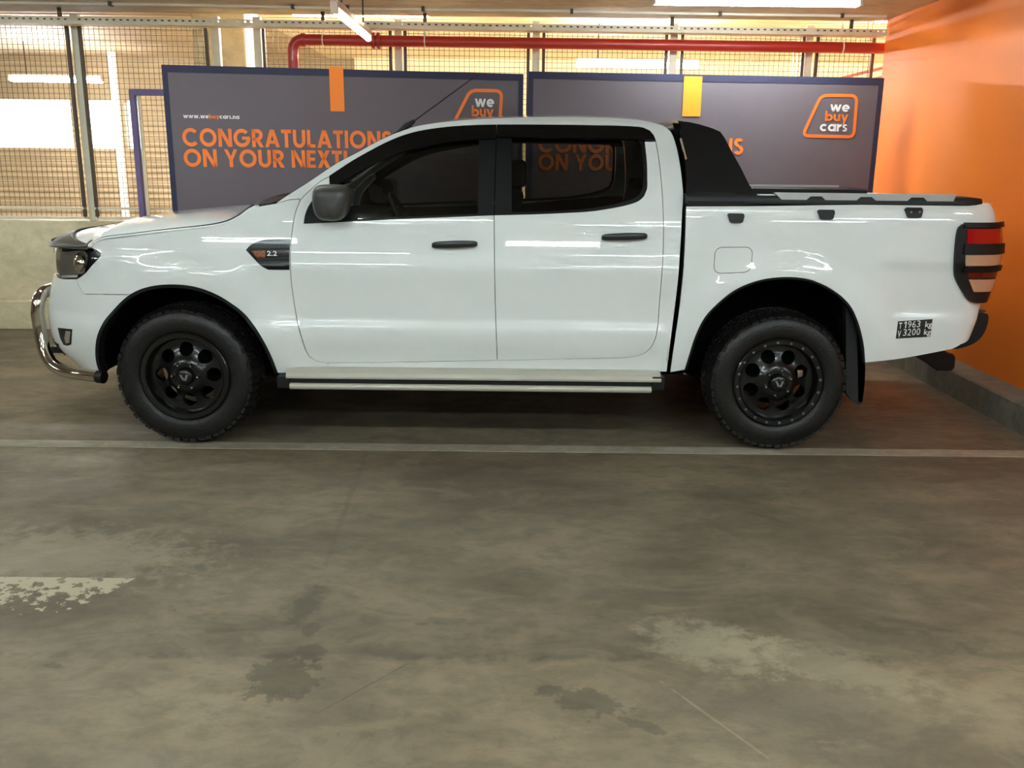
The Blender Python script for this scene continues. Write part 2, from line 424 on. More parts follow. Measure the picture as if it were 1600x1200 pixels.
def concrete(name, c1, c2, rough=0.55, scale=1.2, bump=0.15, stains=(), step=None, streak=None, spec=0.5):
    m = bpy.data.materials.new(name); m.use_nodes = True
    nt = m.node_tree; L = nt.links.new; p = nt.nodes['Principled BSDF']
    p.inputs['Roughness'].default_value = rough
    setin(p, ['Specular IOR Level'], spec)
    g = nt.nodes.new('ShaderNodeNewGeometry')
    pos = g.outputs['Position']
    def noise(sc, det=8, rgh=.6, vec=None, dist=0.0):
        n = nt.nodes.new('ShaderNodeTexNoise'); n.inputs['Scale'].default_value = sc; n.inputs['Detail'].default_value = det
        n.inputs['Roughness'].default_value = rgh; n.inputs['Distortion'].default_value = dist
        L(vec or pos, n.inputs['Vector']); return n.outputs['Fac']
    def rng(v, a, b, c=0., d=1.):
        n = nt.nodes.new('ShaderNodeMapRange'); n.inputs[1].default_value = a; n.inputs[2].default_value = b
        n.inputs[3].default_value = c; n.inputs[4].default_value = d; n.interpolation_type = 'SMOOTHSTEP'; L(v, n.inputs[0]); return n.outputs[0]
    def mul(a, b):
        n = nt.nodes.new('ShaderNodeMath'); n.operation = 'MULTIPLY'
        for i, q in enumerate((a, b)):
            if isinstance(q, (int, float)): n.inputs[i].default_value = q
            else: L(q, n.inputs[i])
        return n.outputs[0]
    def mix(f, a, b, blend='MIX'):
        n = nt.nodes.new('ShaderNodeMixRGB'); n.blend_type = blend
        for i, q in enumerate((f, a, b)):
            if isinstance(q, (int, float)): n.inputs[i].default_value = q
            elif isinstance(q, tuple): n.inputs[i].default_value = q
            else: L(q, n.inputs[i])
        return n.outputs[0]
    mp = nt.nodes.new('ShaderNodeMapping'); mp.inputs['Scale'].default_value = (0.75, 1.2, 1) ; L(pos, mp.inputs[0])
    big = noise(scale, 6, .55, mp.outputs[0], .6)
    col = mix(rng(big, .32, .68), c1, c2)
    fine = noise(scale * 9, 8, .7, mp.outputs[0])
    col = mix(rng(fine, .38, .66, .0, .5), col, tuple(v * .72 for v in c1[:3]) + (1,))
    mid = noise(scale * 3.4, 9, .68, mp.outputs[0], .9)
    col = mix(rng(mid, .50, .62, 0, .32), col, tuple(min(1, v * 1.18) for v in c2[:3]) + (1,))
    col = mix(rng(mid, .46, .34, 0, .38), col, tuple(v * .74 for v in c1[:3]) + (1,))
    pits = noise(scale * 26, 5, .7)
    col = mix(rng(pits, .64, .70, 0, .5), col, tuple(v * .55 for v in c1[:3]) + (1,))
    grit = noise(140, 3, .6)
    col = mix(rng(grit, .62, .75, 0, .35), col, tuple(v * .55 for v in c1[:3]) + (1,))
    if step:
        sp = nt.nodes.new('ShaderNodeSeparateXYZ'); L(pos, sp.inputs[0])
        wob = mul(noise(2.5, 5), .12)
        ad = nt.nodes.new('ShaderNodeMath'); ad.operation = 'ADD'; L(sp.outputs[1], ad.inputs[0]); L(wob, ad.inputs[1])
        col = mix(rng(ad.outputs[0], step + .075, step + .045, 0, 1), col, (1.17, 1.15, 1.13, 1), 'MULTIPLY')
        seam = mul(rng(ad.outputs[0], step + .03, step + .06), rng(ad.outputs[0], step + .13, step + .065))
        col = mix(mul(seam, rng(noise(5, 5), .45, .62, 0, .55)), col, tuple(v * .5 for v in c1[:3]) + (1,))
    for q in stains:
        sx, sy, rx, ry, amt, tone = q[:6]; ang = q[6] if len(q) > 6 else 0.0
        mp2 = nt.nodes.new('ShaderNodeMapping'); mp2.vector_type = 'TEXTURE'
        mp2.inputs['Location'].default_value = (sx, sy, 0); mp2.inputs['Rotation'].default_value = (0, 0, ang)
        mp2.inputs['Scale'].default_value = (rx, ry, 1); L(pos, mp2.inputs[0])
        ln = nt.nodes.new('ShaderNodeVectorMath'); ln.operation = 'LENGTH'; L(mp2.outputs[0], ln.inputs[0])
        ad = nt.nodes.new('ShaderNodeMath'); ad.operation = 'ADD'; L(ln.outputs['Value'], ad.inputs[0])
        L(rng(noise(14, 7, .68), .3, .7, -.5, .5), ad.inputs[1])
        soft = .22 if amt > 0 else .9
        col = mix(rng(ad.outputs[0], 1 + soft / 2, 1 - soft / 2, 0, abs(amt)), col, tone)
    L(col, p.inputs['Base Color'])
    L(rng(noise(scale * 3, 6, .6, mp.outputs[0]), .3, .7, rough - .1, rough + .12), p.inputs['Roughness'])
    bp = nt.nodes.new('ShaderNodeBump'); bp.inputs['Strength'].default_value = bump; bp.inputs['Distance'].default_value = .01
    L(fine, bp.inputs['Height']); L(bp.outputs[0], p.inputs['Normal'])
    return m

def st(px, py, rx, ry, amt, tone, ang=0.0):
    p = atZ(px, py); return (p.x, p.y, rx, ry, amt, tone, ang)
def scratch(x0, y0, x1, y1, wd, amt, tone):
    a, b = atZ(x0, y0), atZ(x1, y1); m = (a + b) / 2; d = b - a
    return (m.x, m.y, d.length / 2, wd, amt, tone, math.atan2(d.y, d.x))
DK = lin(78, 72, 59); LT = lin(176, 165, 138)
M['floor'] = concrete('stained_concrete_floor', lin(99, 89, 73), lin(132, 119, 97), .56, 1.1, .12, spec=.35, step=2.62, stains=(
    st(440, 1058, .105, .115, .62, DK, .5), st(480, 1020, .05, .05, .5, DK), st(915, 1095, .13, .055, .55, DK, -.35), st(1010, 1135, .09, .022, .5, DK, -.5),
    st(480, 945, .045, .14, -.6, DK), st(485, 985, .03, .05, .45, DK), st(1130, 770, .35, .12, -.35, DK), st(1120, 1010, .22, .13, -.40, LT, -.5), st(1290, 1040, .30, .10, -.30, LT, -.4),
    st(1420, 1000, .25, .06, -.40, DK, -.2), st(60, 870, .6, .25, -.3, LT), st(500, 740, 1.0, .18, -.25, DK), st(700, 970, .06, .025, .35, DK), st(660, 975, .03, .012, .5, DK), st(350, 985, .06, .02, .4, DK), st(85, 1040, .035, .018, .5, DK),
    scratch(1040, 1070, 1215, 1195, .005, .28, LT), scratch(500, 1112, 650, 1030, .0022, .7, DK), scratch(1170, 800, 1220, 815, .02, .4, DK), scratch(1380, 965, 1480, 985, .02, .4, DK), scratch(575, 700, 505, 890, .014, -.3, DK)))
M['floor_far'] = mat('lane_floor', lin(150, 132, 102), .6, var=.1)
M['wallc'] = concrete('upstand_concrete', lin(205, 190, 154), lin(226, 212, 176), .6, .9, .12)
M['kerb'] = concrete('kerb_concrete', lin(112, 106, 92), lin(134, 127, 112), .6, 2.0, .12)
M['ceil'] = concrete('ceiling_concrete', lin(178, 164, 142), lin(204, 190, 166), .7, .8, .05)
M['orange_wall'] = mat('orange_wall_paint', lin(244, 128, 40), .5, 0, 0, .3, var=.035, vscale=.7, bump=.03, bscale=3)
M['side_wall'] = mat('plain_wall', lin(170, 160, 140), .7, var=.06, vscale=1)
M['col_conc'] = concrete('column_concrete', lin(178, 164, 132), lin(204, 190, 154), .6, 1.0, .1)
def ribbed(name, c, axis, scale, strength=.6):
    m = mat(name, c, .55, var=.10, vscale=1.3); nt = m.node_tree; p = nt.nodes['Principled BSDF']
    tc = nt.nodes.new('ShaderNodeTexCoord'); w = nt.nodes.new('ShaderNodeTexWave'); w.bands_direction = axis
    w.inputs['Scale'].default_value = scale; w.inputs['Distortion'].default_value = .3
    b = nt.nodes.new('ShaderNodeBump'); b.inputs['Strength'].default_value = strength; b.inputs['Distance'].default_value = .03
    nt.links.new(tc.outputs['Object'], w.inputs[0]); nt.links.new(w.outputs['Fac'], b.inputs['Height']); nt.links.new(b.outputs[0], p.inputs['Normal'])
    return m
M['deck'] = ribbed('ribbed_ceiling_deck', lin(196, 178, 148), 'Y', 1.6)
M['slat_wall'] = ribbed('grooved_far_wall', lin(166, 150, 120), 'Z', 3.0)

XL, YB = -13.0, -9.0
XE, YE = 9.0, 3.7
struct(boxo('floor', (XL, YB, -.2), (XE, 8.75, 0), M['floor']))
struct(boxo('ceiling', (XL, YB, CEIL), (XE, bk(0) + .02, CEIL + .3), M['ceil']))
struct(boxo('wall_aisle_end', (XE, YB, 0), (XE + .2, 8.4, CEIL), M['side_wall']))
struct(boxo('wall_right', (RX, YE, 0), (RX + .25, 8.37, CEIL), M['orange_wall']))
struct(boxo('wall_left', (XL - .2, YB, 0), (XL, 8.6, CEIL), M['side_wall']))
struct(boxo('wall_front', (XL, YB - .2, 0), (XE, YB, CEIL), M['side_wall']))
k = MB(); prof = [(3.02, 0), (3.02, .165), (3.03, .178), (RX, .185), (RX, 0)]
k.prism([(x, YE, z) for x, z in prof], (0, 8.4 - YE, 0)); struct(k.build('trim_1', M['kerb']))
w = MB()
def slab(mb, xa, xb, f, b, z0, z1):
    return mb.hexa([(xa, bk(xa, f), z0), (xb, bk(xb, f), z0), (xb, bk(xb, b), z0), (xa, bk(xa, b), z0),
                    (xa, bk(xa, f), z1), (xb, bk(xb, f), z1), (xb, bk(xb, b), z1), (xa, bk(xa, b), z1)])
struct(slab(MB(), XL, RX, 0.0, .22, 0, .975).build('wall_back', M['wallc'], bevel=.008))
struct(slab(MB(), XL, RX, -.11, .0, 0, .262).build('baseboard_back', M['wallc'], bevel=.01))
# the lane beyond the open side
struct(boxo('floor_beyond', (-16, 8.75, -.2), (9, 15.2, 0), M['floor_far']))
M['deck_pale_lit'] = ribbed('pale_lit_ribbed_deck', lin(240, 226, 192), 'Y', 1.6)  # cream is partly own colour, partly brighter light put into the colour
struct(boxo('ceiling_beyond', (-16, 8.46, 3.06), (-2.9, 15.2, 3.3), M['deck']))
struct(boxo('ceiling_beyond_pale', (-2.9, 8.46, 3.06), (9, 15.2, 3.3), M['deck_pale_lit']))
wf = MB(); WZ0, WZ1 = 1.66, 2.40
xs = [(-16, -7.03), (-6.86, -6.25), (-6.12, -5.93), ]
wf.box((-16, 15, 0), (9, 15.2, WZ0)); wf.box((-16, 15, WZ1), (9, 15.2, 3.06))
edges = [-16] 
prev = None
for a, b in zip([-7.03, -6.30, -5.93], [-6.84, -6.18, 9]): wf.box((a, 15, WZ0), (min(b, 8.99), 15.2, WZ1))
struct(wf.build('wall_beyond', M['slat_wall']))
struct(boxo('wall_beyond_pale', (-2.5, 14.9, 0), (8.98, 15, 3.06), M['deck_pale_lit']))  # paler sheet over the far wall, bright light put into its colour
struct(boxo('wall_beyond_left', (-16.2, 8.6, 0), (-16, 15.2, 3.06), M['side_wall']))
struct(boxo('wall_beyond_right', (9, 8.4, 0), (9.2, 15.2, 3.06), M['side_wall']))
struct(boxo('trim_2', (-16, 9.1, 2.86), (-2.9, 9.35, 3.06), M['deck']))

# fire columns
c = boxo('concrete_column', (-3.02, 9.0, 0), (-2.52, 9.5, 3.06), M['col_conc'], bevel=.02)
tag(c, 'square concrete column behind the mesh fence, left of the red pipe', 'column')
px_ = atY(191, 270, 14.4).x
c = MB().lathe([(0, 0), (.06, 0), (.06, 3.06), (0, 3.06)], (px_, 14.4, 0), 'z', 24).build('round_post', M['white_print'], org=(px_, 14.4, 0), auto=40)
tag(c, 'slim white round post in front of the bright window at far left', 'column')

# ---------------------------------------------------------------- lamps
def tubemat(name, col, s):
    return mat(name, (1, 1, 1, 1), .4, emit=(col, s))
M['tube'] = tubemat('lit_tube', (.80, .94, .98, 1), TUBE)
M['tube_warm'] = tubemat('lit_tube_by_pipe', (1.0, .88, .74, 1), 1.6)
M['tube_far'] = tubemat('lit_tube_beyond', (1.0, .92, .86, 1), TUBE_FAR)
M['tube_lane_fill'] = tubemat('lane_fill_tube', (1.0, .90, .74, 1), 95.0)
def batten(a, b, label, group=None, tm='tube', r=.016, two=True, hm='housing', droprod=None):
    a = Vector(a); b = Vector(b); mid = (a + b) / 2; d = (b - a).normalized(); side = d.cross(Vector((0, 0, 1)))
    t = empty('fluorescent_light', (mid.x, mid.y, mid.z), label, 'light', group)
    h = MB(); up = Vector((0, 0, .045))
    h.bar(a + up, b + up, .10 if two else .06, .045)
    for e in (a, b): h.bar(e - d * .012 + Vector((0, 0, .02)), e + d * .012 + Vector((0, 0, .02)), .11 if two else .05, .075)
    h.build('housing', M[hm], t, bevel=.004)
    for s in ((-.034, .034) if two else (0,)):
        MB().tube([a + side * s + d * .013, b + side * s - d * .013], r, 10).build('lamp_tube', M[tm], t, smooth=False, auto=40)
    if droprod:
        for q in (.18, .82):
            p = a + (b - a) * q
            MB().tube([p + Vector((0, 0, .06)), Vector((p.x, p.y, droprod))], .006, 8).build('hanger_rod', M['clip'], t)
    return t
p0 = atY(576, 61, 7.9); p1 = Vector((p0.x, 6.45, p0.z))
batten(p1, p0, 'fluorescent batten running front to back above the red pipe', tm='tube_warm', two=False, hm='pinkish', r=.022, droprod=CEIL)
q = atZ(1015, 8, 2.67); q2 = atZ(1330, 10, 2.67)
batten((q.x, 7.0, 2.66), (q2.x, 7.0, 2.66), 'bright twin fluorescent batten on the ceiling near the orange wall', droprod=CEIL)
M['tube_bonnet_fill'] = tubemat('bonnet_fill_tube', (.80, .94, .98, 1), TUBE * .6)  # added lamp, out of frame, to brighten the bonnet and left banner
batten((-2.92, 5.3, 2.67), (-1.48, 5.3, 2.67), 'added fill light, out of view on the ceiling above the truck bonnet', tm='tube_bonnet_fill', droprod=CEIL)
for (x, y) in BAYLAMPS:
    batten((x - .72, y, 2.67), (x + .72, y, 2.67), 'ceiling fluorescent batten over the open floor facing the truck', 'ceiling battens over the aisle', droprod=CEIL)
a = atY(17, 124, 13.2); b = atY(160, 126, 13.2)
batten(a, b, 'twin fluorescent batten beyond the fence at far left', tm='tube_far', r=.03, droprod=3.06)
a = atY(900, 101, 11.0); b = atY(1090, 103, 11.0)
batten(a, (b.x, b.y, a.z), 'twin fluorescent batten beyond the fence above the right banner', tm='tube_far', r=.03, droprod=3.06)
for x in (-1.6, 4.4, 6.4):  # added lamps, hidden from the camera, to brighten the lane
    batten((x - .7, 10.0, 2.995), (x + .7, 10.0, 2.995), 'added fill light in the lane beyond the fence, hidden behind the slab edge', 'added lane fill lights behind the slab edge', tm='tube_lane_fill', r=.03, droprod=3.06)

# ---------------------------------------------------------------- fence
def fpt(px, py, off=.06): return at_bk(px, py, off)
ZB, ZT = 1.0, 2.70
def postx(px): return at_bk(px, 200, .06).x
SP = .0445
def panel(xa, xb, label):
    y0 = bk(xa, .06); t = empty('mesh_fence_panel', ((xa + xb) / 2, bk((xa + xb) / 2, .06), ZB), label, 'fence', 'weld mesh fence panels')
    P = lambda x, z, o=0: Vector((x, bk(x, .06 + o), z))
    m = MB(); n = int(round((xb - xa) / SP)); wr = .0018
    for i in range(1, n):
        x = xa + (xb - xa) * i / n; m.bar(P(x, ZB), P(x, ZT), wr * 2)
    nz = int(round((ZT - ZB) / SP))
    for i in range(1, nz):
        z = ZB + (ZT - ZB) * i / nz; m.bar(P(xa, z, -.004), P(xb, z, -.004), wr * 2)
    m.build('wire_mesh', M['wire'], t)
    f = MB(); fw = .026
    for x in (xa + fw / 2, xb - fw / 2): f.bar(P(x, ZB), P(x, ZT), fw, .03, up=(0, 1, 0))
    f.bar(P(xa, ZT - .013), P(xb, ZT - .013), .03, fw)
    f.build('frame', M['angle'], t)
    f = MB()
    f.bar(P(xa, ZB + .0), P(xb, ZB + .0), .03, .022); f.bar(P(xa, ZB + .085), P(xb, ZB + .085), .03, .02)
    f.build('bottom_rail', M['galv'], t)
    return t
PX = [(-190, 122, 'mesh fence panel at the far left edge, in front of the brightest window'), (137, 334, 'mesh fence panel left of the concrete column'),
      (417, 615, 'mesh fence panel behind the elbow of the red pipe'), (633, 826, 'mesh fence panel above the left banner logo'),
      (845, 1037, 'mesh fence panel in front of the lit batten right of the gap between banners'), (1057, 1247, 'mesh fence panel above the right banner, left of its logo'),
      (1264, 1384, 'narrow mesh fence panel beside the orange wall')]
for a, b, l in PX: panel(postx(a), min(postx(b), RX - .01), l)
for px, l in ((129.5, 'galvanised fence post left of the lilac frame'), (344, 'galvanised fence post against the left of the concrete column'), (408, 'galvanised fence post against the right of the concrete column'), (624, 'galvanised fence post behind the orange ribbon side of the left banner'),
              (835.5, 'galvanised fence post above the gap between the two banners'), (1047, 'galvanised fence post left of the amber ribbon of the right banner'), (1255.5, 'galvanised fence post above the right banner logo')):
    x = postx(px); wd = .034
    o = MB().hexa([(x - wd, bk(x, .085), .975), (x + wd, bk(x, .085), .975), (x + wd, bk(x, .14), .975), (x - wd, bk(x, .14), .975),
                   (x - wd, bk(x, .085), 2.735), (x + wd, bk(x, .085), 2.735), (x + wd, bk(x, .14), 2.735), (x - wd, bk(x, .14), 2.735)])
    o = o.build('fence_post', M['galv'], org=(x, bk(x, .1), .975), bevel=.004); tag(o, l, 'fence post', 'galvanised fence posts')
# lilac frame on the fence
t0 = at_bk(207, 144, -.02); t1 = at_bk(330, 146, -.02)
fr = empty('steel_gate_frame', (t0.x, t0.y, 1.0), 'lilac painted steel frame beside the left edge of the left banner', 'frame')
f = MB(); f.bar((t0.x, bk(t0.x, -.02), .975), (t0.x, bk(t0.x, -.02), t0.z + .025), .05, .05, up=(0, 1, 0)); f.bar((t0.x - .02, bk(t0.x, -.02), t0.z), (t1.x, bk(t1.x, -.02), t0.z), .05, .055)
f.bar((t1.x, bk(t1.x, -.02), .975), (t1.x, bk(t1.x, -.02), t0.z), .05, .05, up=(0, 1, 0)); f.build('frame', M['lilac'], fr, bevel=.004)
f = MB(); xx = t0.x + .05
f.bar((xx, bk(xx, -.02), .975), (xx, bk(xx, -.02), t0.z - .03), .02, .03, up=(0, 1, 0)); f.build('gate_stile', M['galv'], fr)

# ---------------------------------------------------------------- tray, pipes, conduit
t = empty('cable_tray', (-1, bk(-1, -.16), 2.68), 'perforated galvanised cable tray running above the fence', 'cable tray')
zt = at_bk(800, 47, -.2).z
f = MB(); xa, xb = -5.4, RX - .01
slab(f, xa, xb, -.195, -.05, zt, zt + .006); n = 150
us = [xa]
for i in range(n):
    x = xa + .03 + (xb - xa - .06) * i / (n - 1); us += [x - .011, x + .011]
us.append(xb); vs = [zt, zt + .028, zt + .040, zt + .052]
k0 = len(f.v)
for x in us:
    for z in vs: f.v.append((x, bk(x, -.2), z))
for i in range(len(us) - 1):
    for j in range(3):
        if j == 1 and i % 2: continue        # the slot itself is a hole
        q = k0 + i * 4 + j; f.f.append((q, q + 4, q + 5, q + 1))
f.build('channel', M['galv'], t)
for px in (95, 505, 664, 1050, 1330):
    x = at_bk(px, 40, -.12).x
    MB().bar((x, bk(x, -.12), zt), (x, bk(x, -.12), CEIL), .03, .02, up=(0, 1, 0)).build('tray_hanger', M['angle'], t)
# red pipe
el = at_bk(457, 62, -.06); pr = at_bk(1383, 76, -.06)
rp = empty('sprinkler_pipe', (0, el.y, el.z), 'thick red pipe with an elbow running along the fence above the banners', 'pipe')
pz = el.z; R_ = .047
arc = [Vector((el.x + .09 - .09 * math.sin(a), bk(el.x, -.06), pz - .09 + .09 * math.cos(a))) for a in [PI / 2 * i / 8 for i in range(9)]]
pts = [Vector((RX + .2, bk(RX + .2, -.06), pz))] + [Vector((x, bk(x, -.06), pz)) for x in (2, 1, 0, -1)] + arc + [Vector((el.x, bk(el.x, -.06), 1.0)), Vector((el.x, bk(el.x, -.06), .0))]
MB().tube(pts, R_, 20).build('pipe', M['red_pipe'], rp, auto=50)
for px in (588,):
    x = at_bk(px, 62, -.06).x
    for dx in (-.022, .022): MB().tube([(x + dx - .012, bk(x, -.06), pz), (x + dx + .012, bk(x, -.06), pz)], .07, 20).build('pipe_flange', M['red_pipe'], rp, auto=50)
x = el.x + .095
MB().tube([(x - .02, bk(x, -.06), pz), (x + .02, bk(x, -.06), pz)], .056, 20).build('pipe_collar', M['red_pipe'], rp, auto=50)
for px in (505, 664, 1317):
    x = at_bk(px, 62, -.06).x
    f = MB().tube([(x, bk(x, -.06) + (R_ + .004) * math.cos(a), pz + (R_ + .004) * math.sin(a)) for a in [2 * PI * i / 20 for i in range(20)]], .006, 6, closed=True)
    f.bar((x, bk(x, -.02), pz + R_ * .7), (x, bk(x, -.02), CEIL), .018, .008, up=(0, 1, 0)); f.build('pipe_hanger', M['galv'], rp)
# thin red pipes beyond
for dz, l in ((0, 'upper of the two thin red pipes sloping beyond the fence beside the orange wall'), (-.075, 'lower of the two thin red pipes sloping beyond the fence beside the orange wall')):
    a = atY(1384, 105, 9.1); a.x += .045 if dz else 0; b = Vector((a.x, 14.9, a.z))
    o = MB().tube([a + Vector((0, 0, dz)), b + Vector((0, 0, dz))], .016, 10).build('thin_red_pipe', M['red_pipe'], org=a + Vector((0, 0, dz)), auto=50)
    o['_org'] = tuple(o.location)
    for yy in (9.7, 12.2, 14.4):
        h = MB().bar((a.x + .012, yy, a.z + dz), (a.x + .012, yy, 3.07), .012); h.build('pipe_hanger', M['galv'], o)
    tag(o, l, 'pipe', 'thin red pipes beyond the fence')
# white conduit below the slab
t = empty('ceiling_conduit', (0, 7.9, CEIL - .03), 'long white conduit clipped to the ceiling slab above the fence', 'conduit')
a = atZ(0, 3, CEIL - .016); b = atZ(1385, 25.5, CEIL - .016)
pts = [a + (b - a) * q for q in (-.12, 0, .2, .4, .6, .8, 1.0)]
for i, p in enumerate(pts): p.z = CEIL - .016 - (.004 if i % 2 else 0)
pts = [Vector(v) for v in catmull(pts, .2)]
pts = [p for p in pts if p.x < RX - .01]
MB().tube(pts, .011, 10).build('tube', M['conduit'], t, auto=50)
for px in (168, 448, 533, 650, 883, 1118, 1313):
    q = (px - 0) / 1385; p = a + (b - a) * q
    MB().box((p.x - .012, p.y - .03, CEIL - .036), (p.x + .012, p.y + .03, CEIL)).build('conduit_clip', M['clip'], t, bevel=.003)

# ---------------------------------------------------------------- banners
def banner(A, B, ztop, zbot, label):
    A = Vector((A[0], A[1], 0)); B = Vector((B[0], B[1], 0)); d = (B - A).normalized(); nrm = Vector((d.y, -d.x, 0)); W = (B - A).length
    if nrm.y > 0: nrm = -nrm
    t = empty('banner_stand', ((A.x + B.x) / 2, (A.y + B.y) / 2, 0), label, 'banner', 'promotional banners behind the truck')
    place = lambda u, v, o=0.0: A + d * u + nrm * o + Vector((0, 0, v))
    def pick(px, py, o=.004):
        r = ray(px, py); a0 = A + nrm * o
        tt = ((a0 - Vector((0, 0, CAM_H))).dot(nrm)) / r.dot(nrm)
        p = Vector((0, 0, CAM_H)) + r * tt
        return (p - A).dot(d), p.z
    f = MB(); f.hexa([place(0, zbot, .0), place(W, zbot, .0), place(W, zbot, -.006), place(0, zbot, -.006),
                      place(0, ztop, .0), place(W, ztop, .0), place(W, ztop, -.006), place(0, ztop, -.006)])
    f.build('fabric_panel', M['fabric'], t)
    h = MB(); hw = .052
    for (u0, u1, v0, v1) in ((0, W, ztop - hw, ztop), (0, hw * .75, zbot, ztop - hw), (W - hw * .75, W, zbot, ztop - hw), (0, W, zbot, zbot + hw)):
        h.hexa([place(u0, v0, .0035), place(u1, v0, .0035), place(u1, v0, -.009), place(u0, v0, -.009), place(u0, v1, .0035), place(u1, v1, .0035), place(u1, v1, -.009), place(u0, v1, -.009)])
    h.build('hem', M['navy_hem'], t)
    for u in (.03, W - .03):
        MB().tube([place(u, 0, -.03), place(u, ztop - .01, -.03)], .014, 12).build('pole', M['pole'], t, auto=50)
        MB().tube([place(u, .012, -.28), place(u, .012, .22)], .012, 10).build('foot', M['pole'], t, auto=50)
    MB().tube([place(.03, 1.32, -.03), place(W - .03, 1.32, -.03)], .012, 10).build('cross_bar', M['pole'], t, auto=50)
    return t, place, pick, W
def flat(mb_name, polys_fn, m, t):
    mb = MB(); polys_fn(mb); return mb.build(mb_name, m, t, fix=False)
def rrect_path(pts, r, n=8):
    """round the corners of a 2D loop"""
    out = []; N = len(pts)
    for i in range(N):
        p = np.array(pts[i], float); a = np.array(pts[i - 1], float) - p; b = np.array(pts[(i + 1) % N], float) - p
        la, lb = np.linalg.norm(a), np.linalg.norm(b); rr = min(r, la * .45, lb * .45)
        s = p + a / la * rr; e = p + b / lb * rr
        for k in range(n + 1):
            q = k / n; out.append(tuple((1 - q) ** 2 * s + 2 * q * (1 - q) * p + q * q * e))
    return out
def loop_stroke(mb, loop, w, place):
    N = len(loop); I = []; O = []
    for i in range(N):
        p = np.array(loop[i]); tg = np.array(loop[(i + 1) % N]) - np.array(loop[i - 1]); tg /= np.linalg.norm(tg) + 1e-9
        n = np.array([-tg[1], tg[0]]); I.append(place(*(p - n * w / 2))); O.append(place(*(p + n * w / 2)))
    for i in range(N):
        j = (i + 1) % N; mb.add([I[i], O[i], O[j], I[j]], [(0, 1, 2, 3)])
def adv_len(text, t=.21, track=.1):
    tot = 0
    for ch in text:
        w, _ = glyph(ch, t); tot += w + (track if ch != ' ' else 0)
    return tot - track
def banner_print(t, place, pick, lines, ribbon, rib_m, logo, url, om):
    pl = lambda u, v: place(u, v, .0045)
    for (text, ref, x0, x1, yb, yt) in lines:
        u0, v0 = pick(x0, yb); u1, _ = pick(x1, yb); _, v1 = pick(x0, yt)
        sx = (u1 - u0) / adv_len(ref)
        o = MB(); lettering(o, text, pl, u0, v0, v1 - v0, width=sx * adv_len(text)); o.build('lettering', om, t, fix=False)
    a = pick(ribbon[0], ribbon[1]); b = pick(ribbon[2], ribbon[3])
    ul, vt = a; ur, vb = b
    MB().add([place(ul, vb, .006), place(ur, vb, .006), place(ur, vt, .006), place(ul, vt, .006)], [(0, 1, 2, 3)]).build('ribbon_print', rib_m, t, fix=False)
    shape, words = logo
    L = [pick(*p) for p in shape]
    mb = MB(); loop_stroke(mb, rrect_path(L, .05), .025, pl); mb.build('logo_outline', om, t, fix=False)
    for (wd, x0, x1, yb, yx, m) in words:
        u0, v0 = pick(x0, yb); u1, _ = pick(x1, yb); _, v1 = pick(x0, yx)
        mb = MB(); lettering(mb, wd, pl, u0, v0, (v1 - v0) / .68, t=.19, track=.06, width=u1 - u0); mb.build('logo_word', m, t, fix=False)
    if url:
        x0, x1, yb, yx = url; u0, v0 = pick(x0, yb); u1, _ = pick(x1, yb); _, v1 = pick(x0, yx)
        full = 'www.webuycars.na'; sc = (u1 - u0) / adv_len(full, .2, .08); x = u0
        for seg, m in (('www.we', M['white_print']), ('buy', om), ('cars.na', M['white_print'])):
            mb = MB(); wdt = adv_len(seg, .2, .08) * sc
            lettering(mb, seg, pl, x, v0, (v1 - v0) / .68, t=.2, track=.08, width=wdt); x += wdt + .08 * sc
            mb.build('web_address', m, t, fix=False)
pa, pb_ = atZ(252, 101, 2.2), atZ(818, 115.5, 2.2)
t, pl_, pk_, W1 = banner(pa, pb_, 2.2, .3, 'grey-purple banner on the left with the full slogan and web address')
banner_print(t, pl_, pk_, [('CONGRATULATIONS', 'CONGRATULATIO', 286, 572, 228.5, 200), ('ON YOUR NEXT!', 'ON YOUR NEXT', 288, 535, 260.5, 232.5)],
             (514, 104, 538.5, 174.5), M['orange_ribbon'],
             ([(735, 141), (784, 142), (780, 208), (702, 206)], [('we', 742, 772, 167, 154, M['white_print']), ('buy', 737, 771, 182, 170, M['orange']), ('cars', 728, 770, 198, 185, M['white_print'])]),
             (286.5, 374, 184.5, 179.5), M['orange'])
pa, pb_ = atZ(825.5, 111.5, 2.2), atZ(1381.5, 122, 2.2)
t, pl_, pk_, W2 = banner(pa, pb_, 2.2, .3, 'grey-purple banner on the right with the amber ribbon, beside the orange wall')
banner_print(t, pl_, pk_, [('CONGRATULATIONS', 'CONGRATULATIONS', 841, 1161, 238, 212), ('ON YOUR NEXT!', 'ON YO', 841, 943, 266, 240)],
             (1069, 119, 1094, 182), M['yellow_ribbon'],
             ([(1283, 149), (1339, 149.5), (1334, 214), (1254, 212)], [('we', 1296.5, 1327, 174.5, 163, M['white_print']), ('buy', 1288.5, 1325, 189, 178, M['orange']), ('cars', 1280.5, 1323.5, 205, 193.5, M['white_print'])]),
             None, M['orange'])

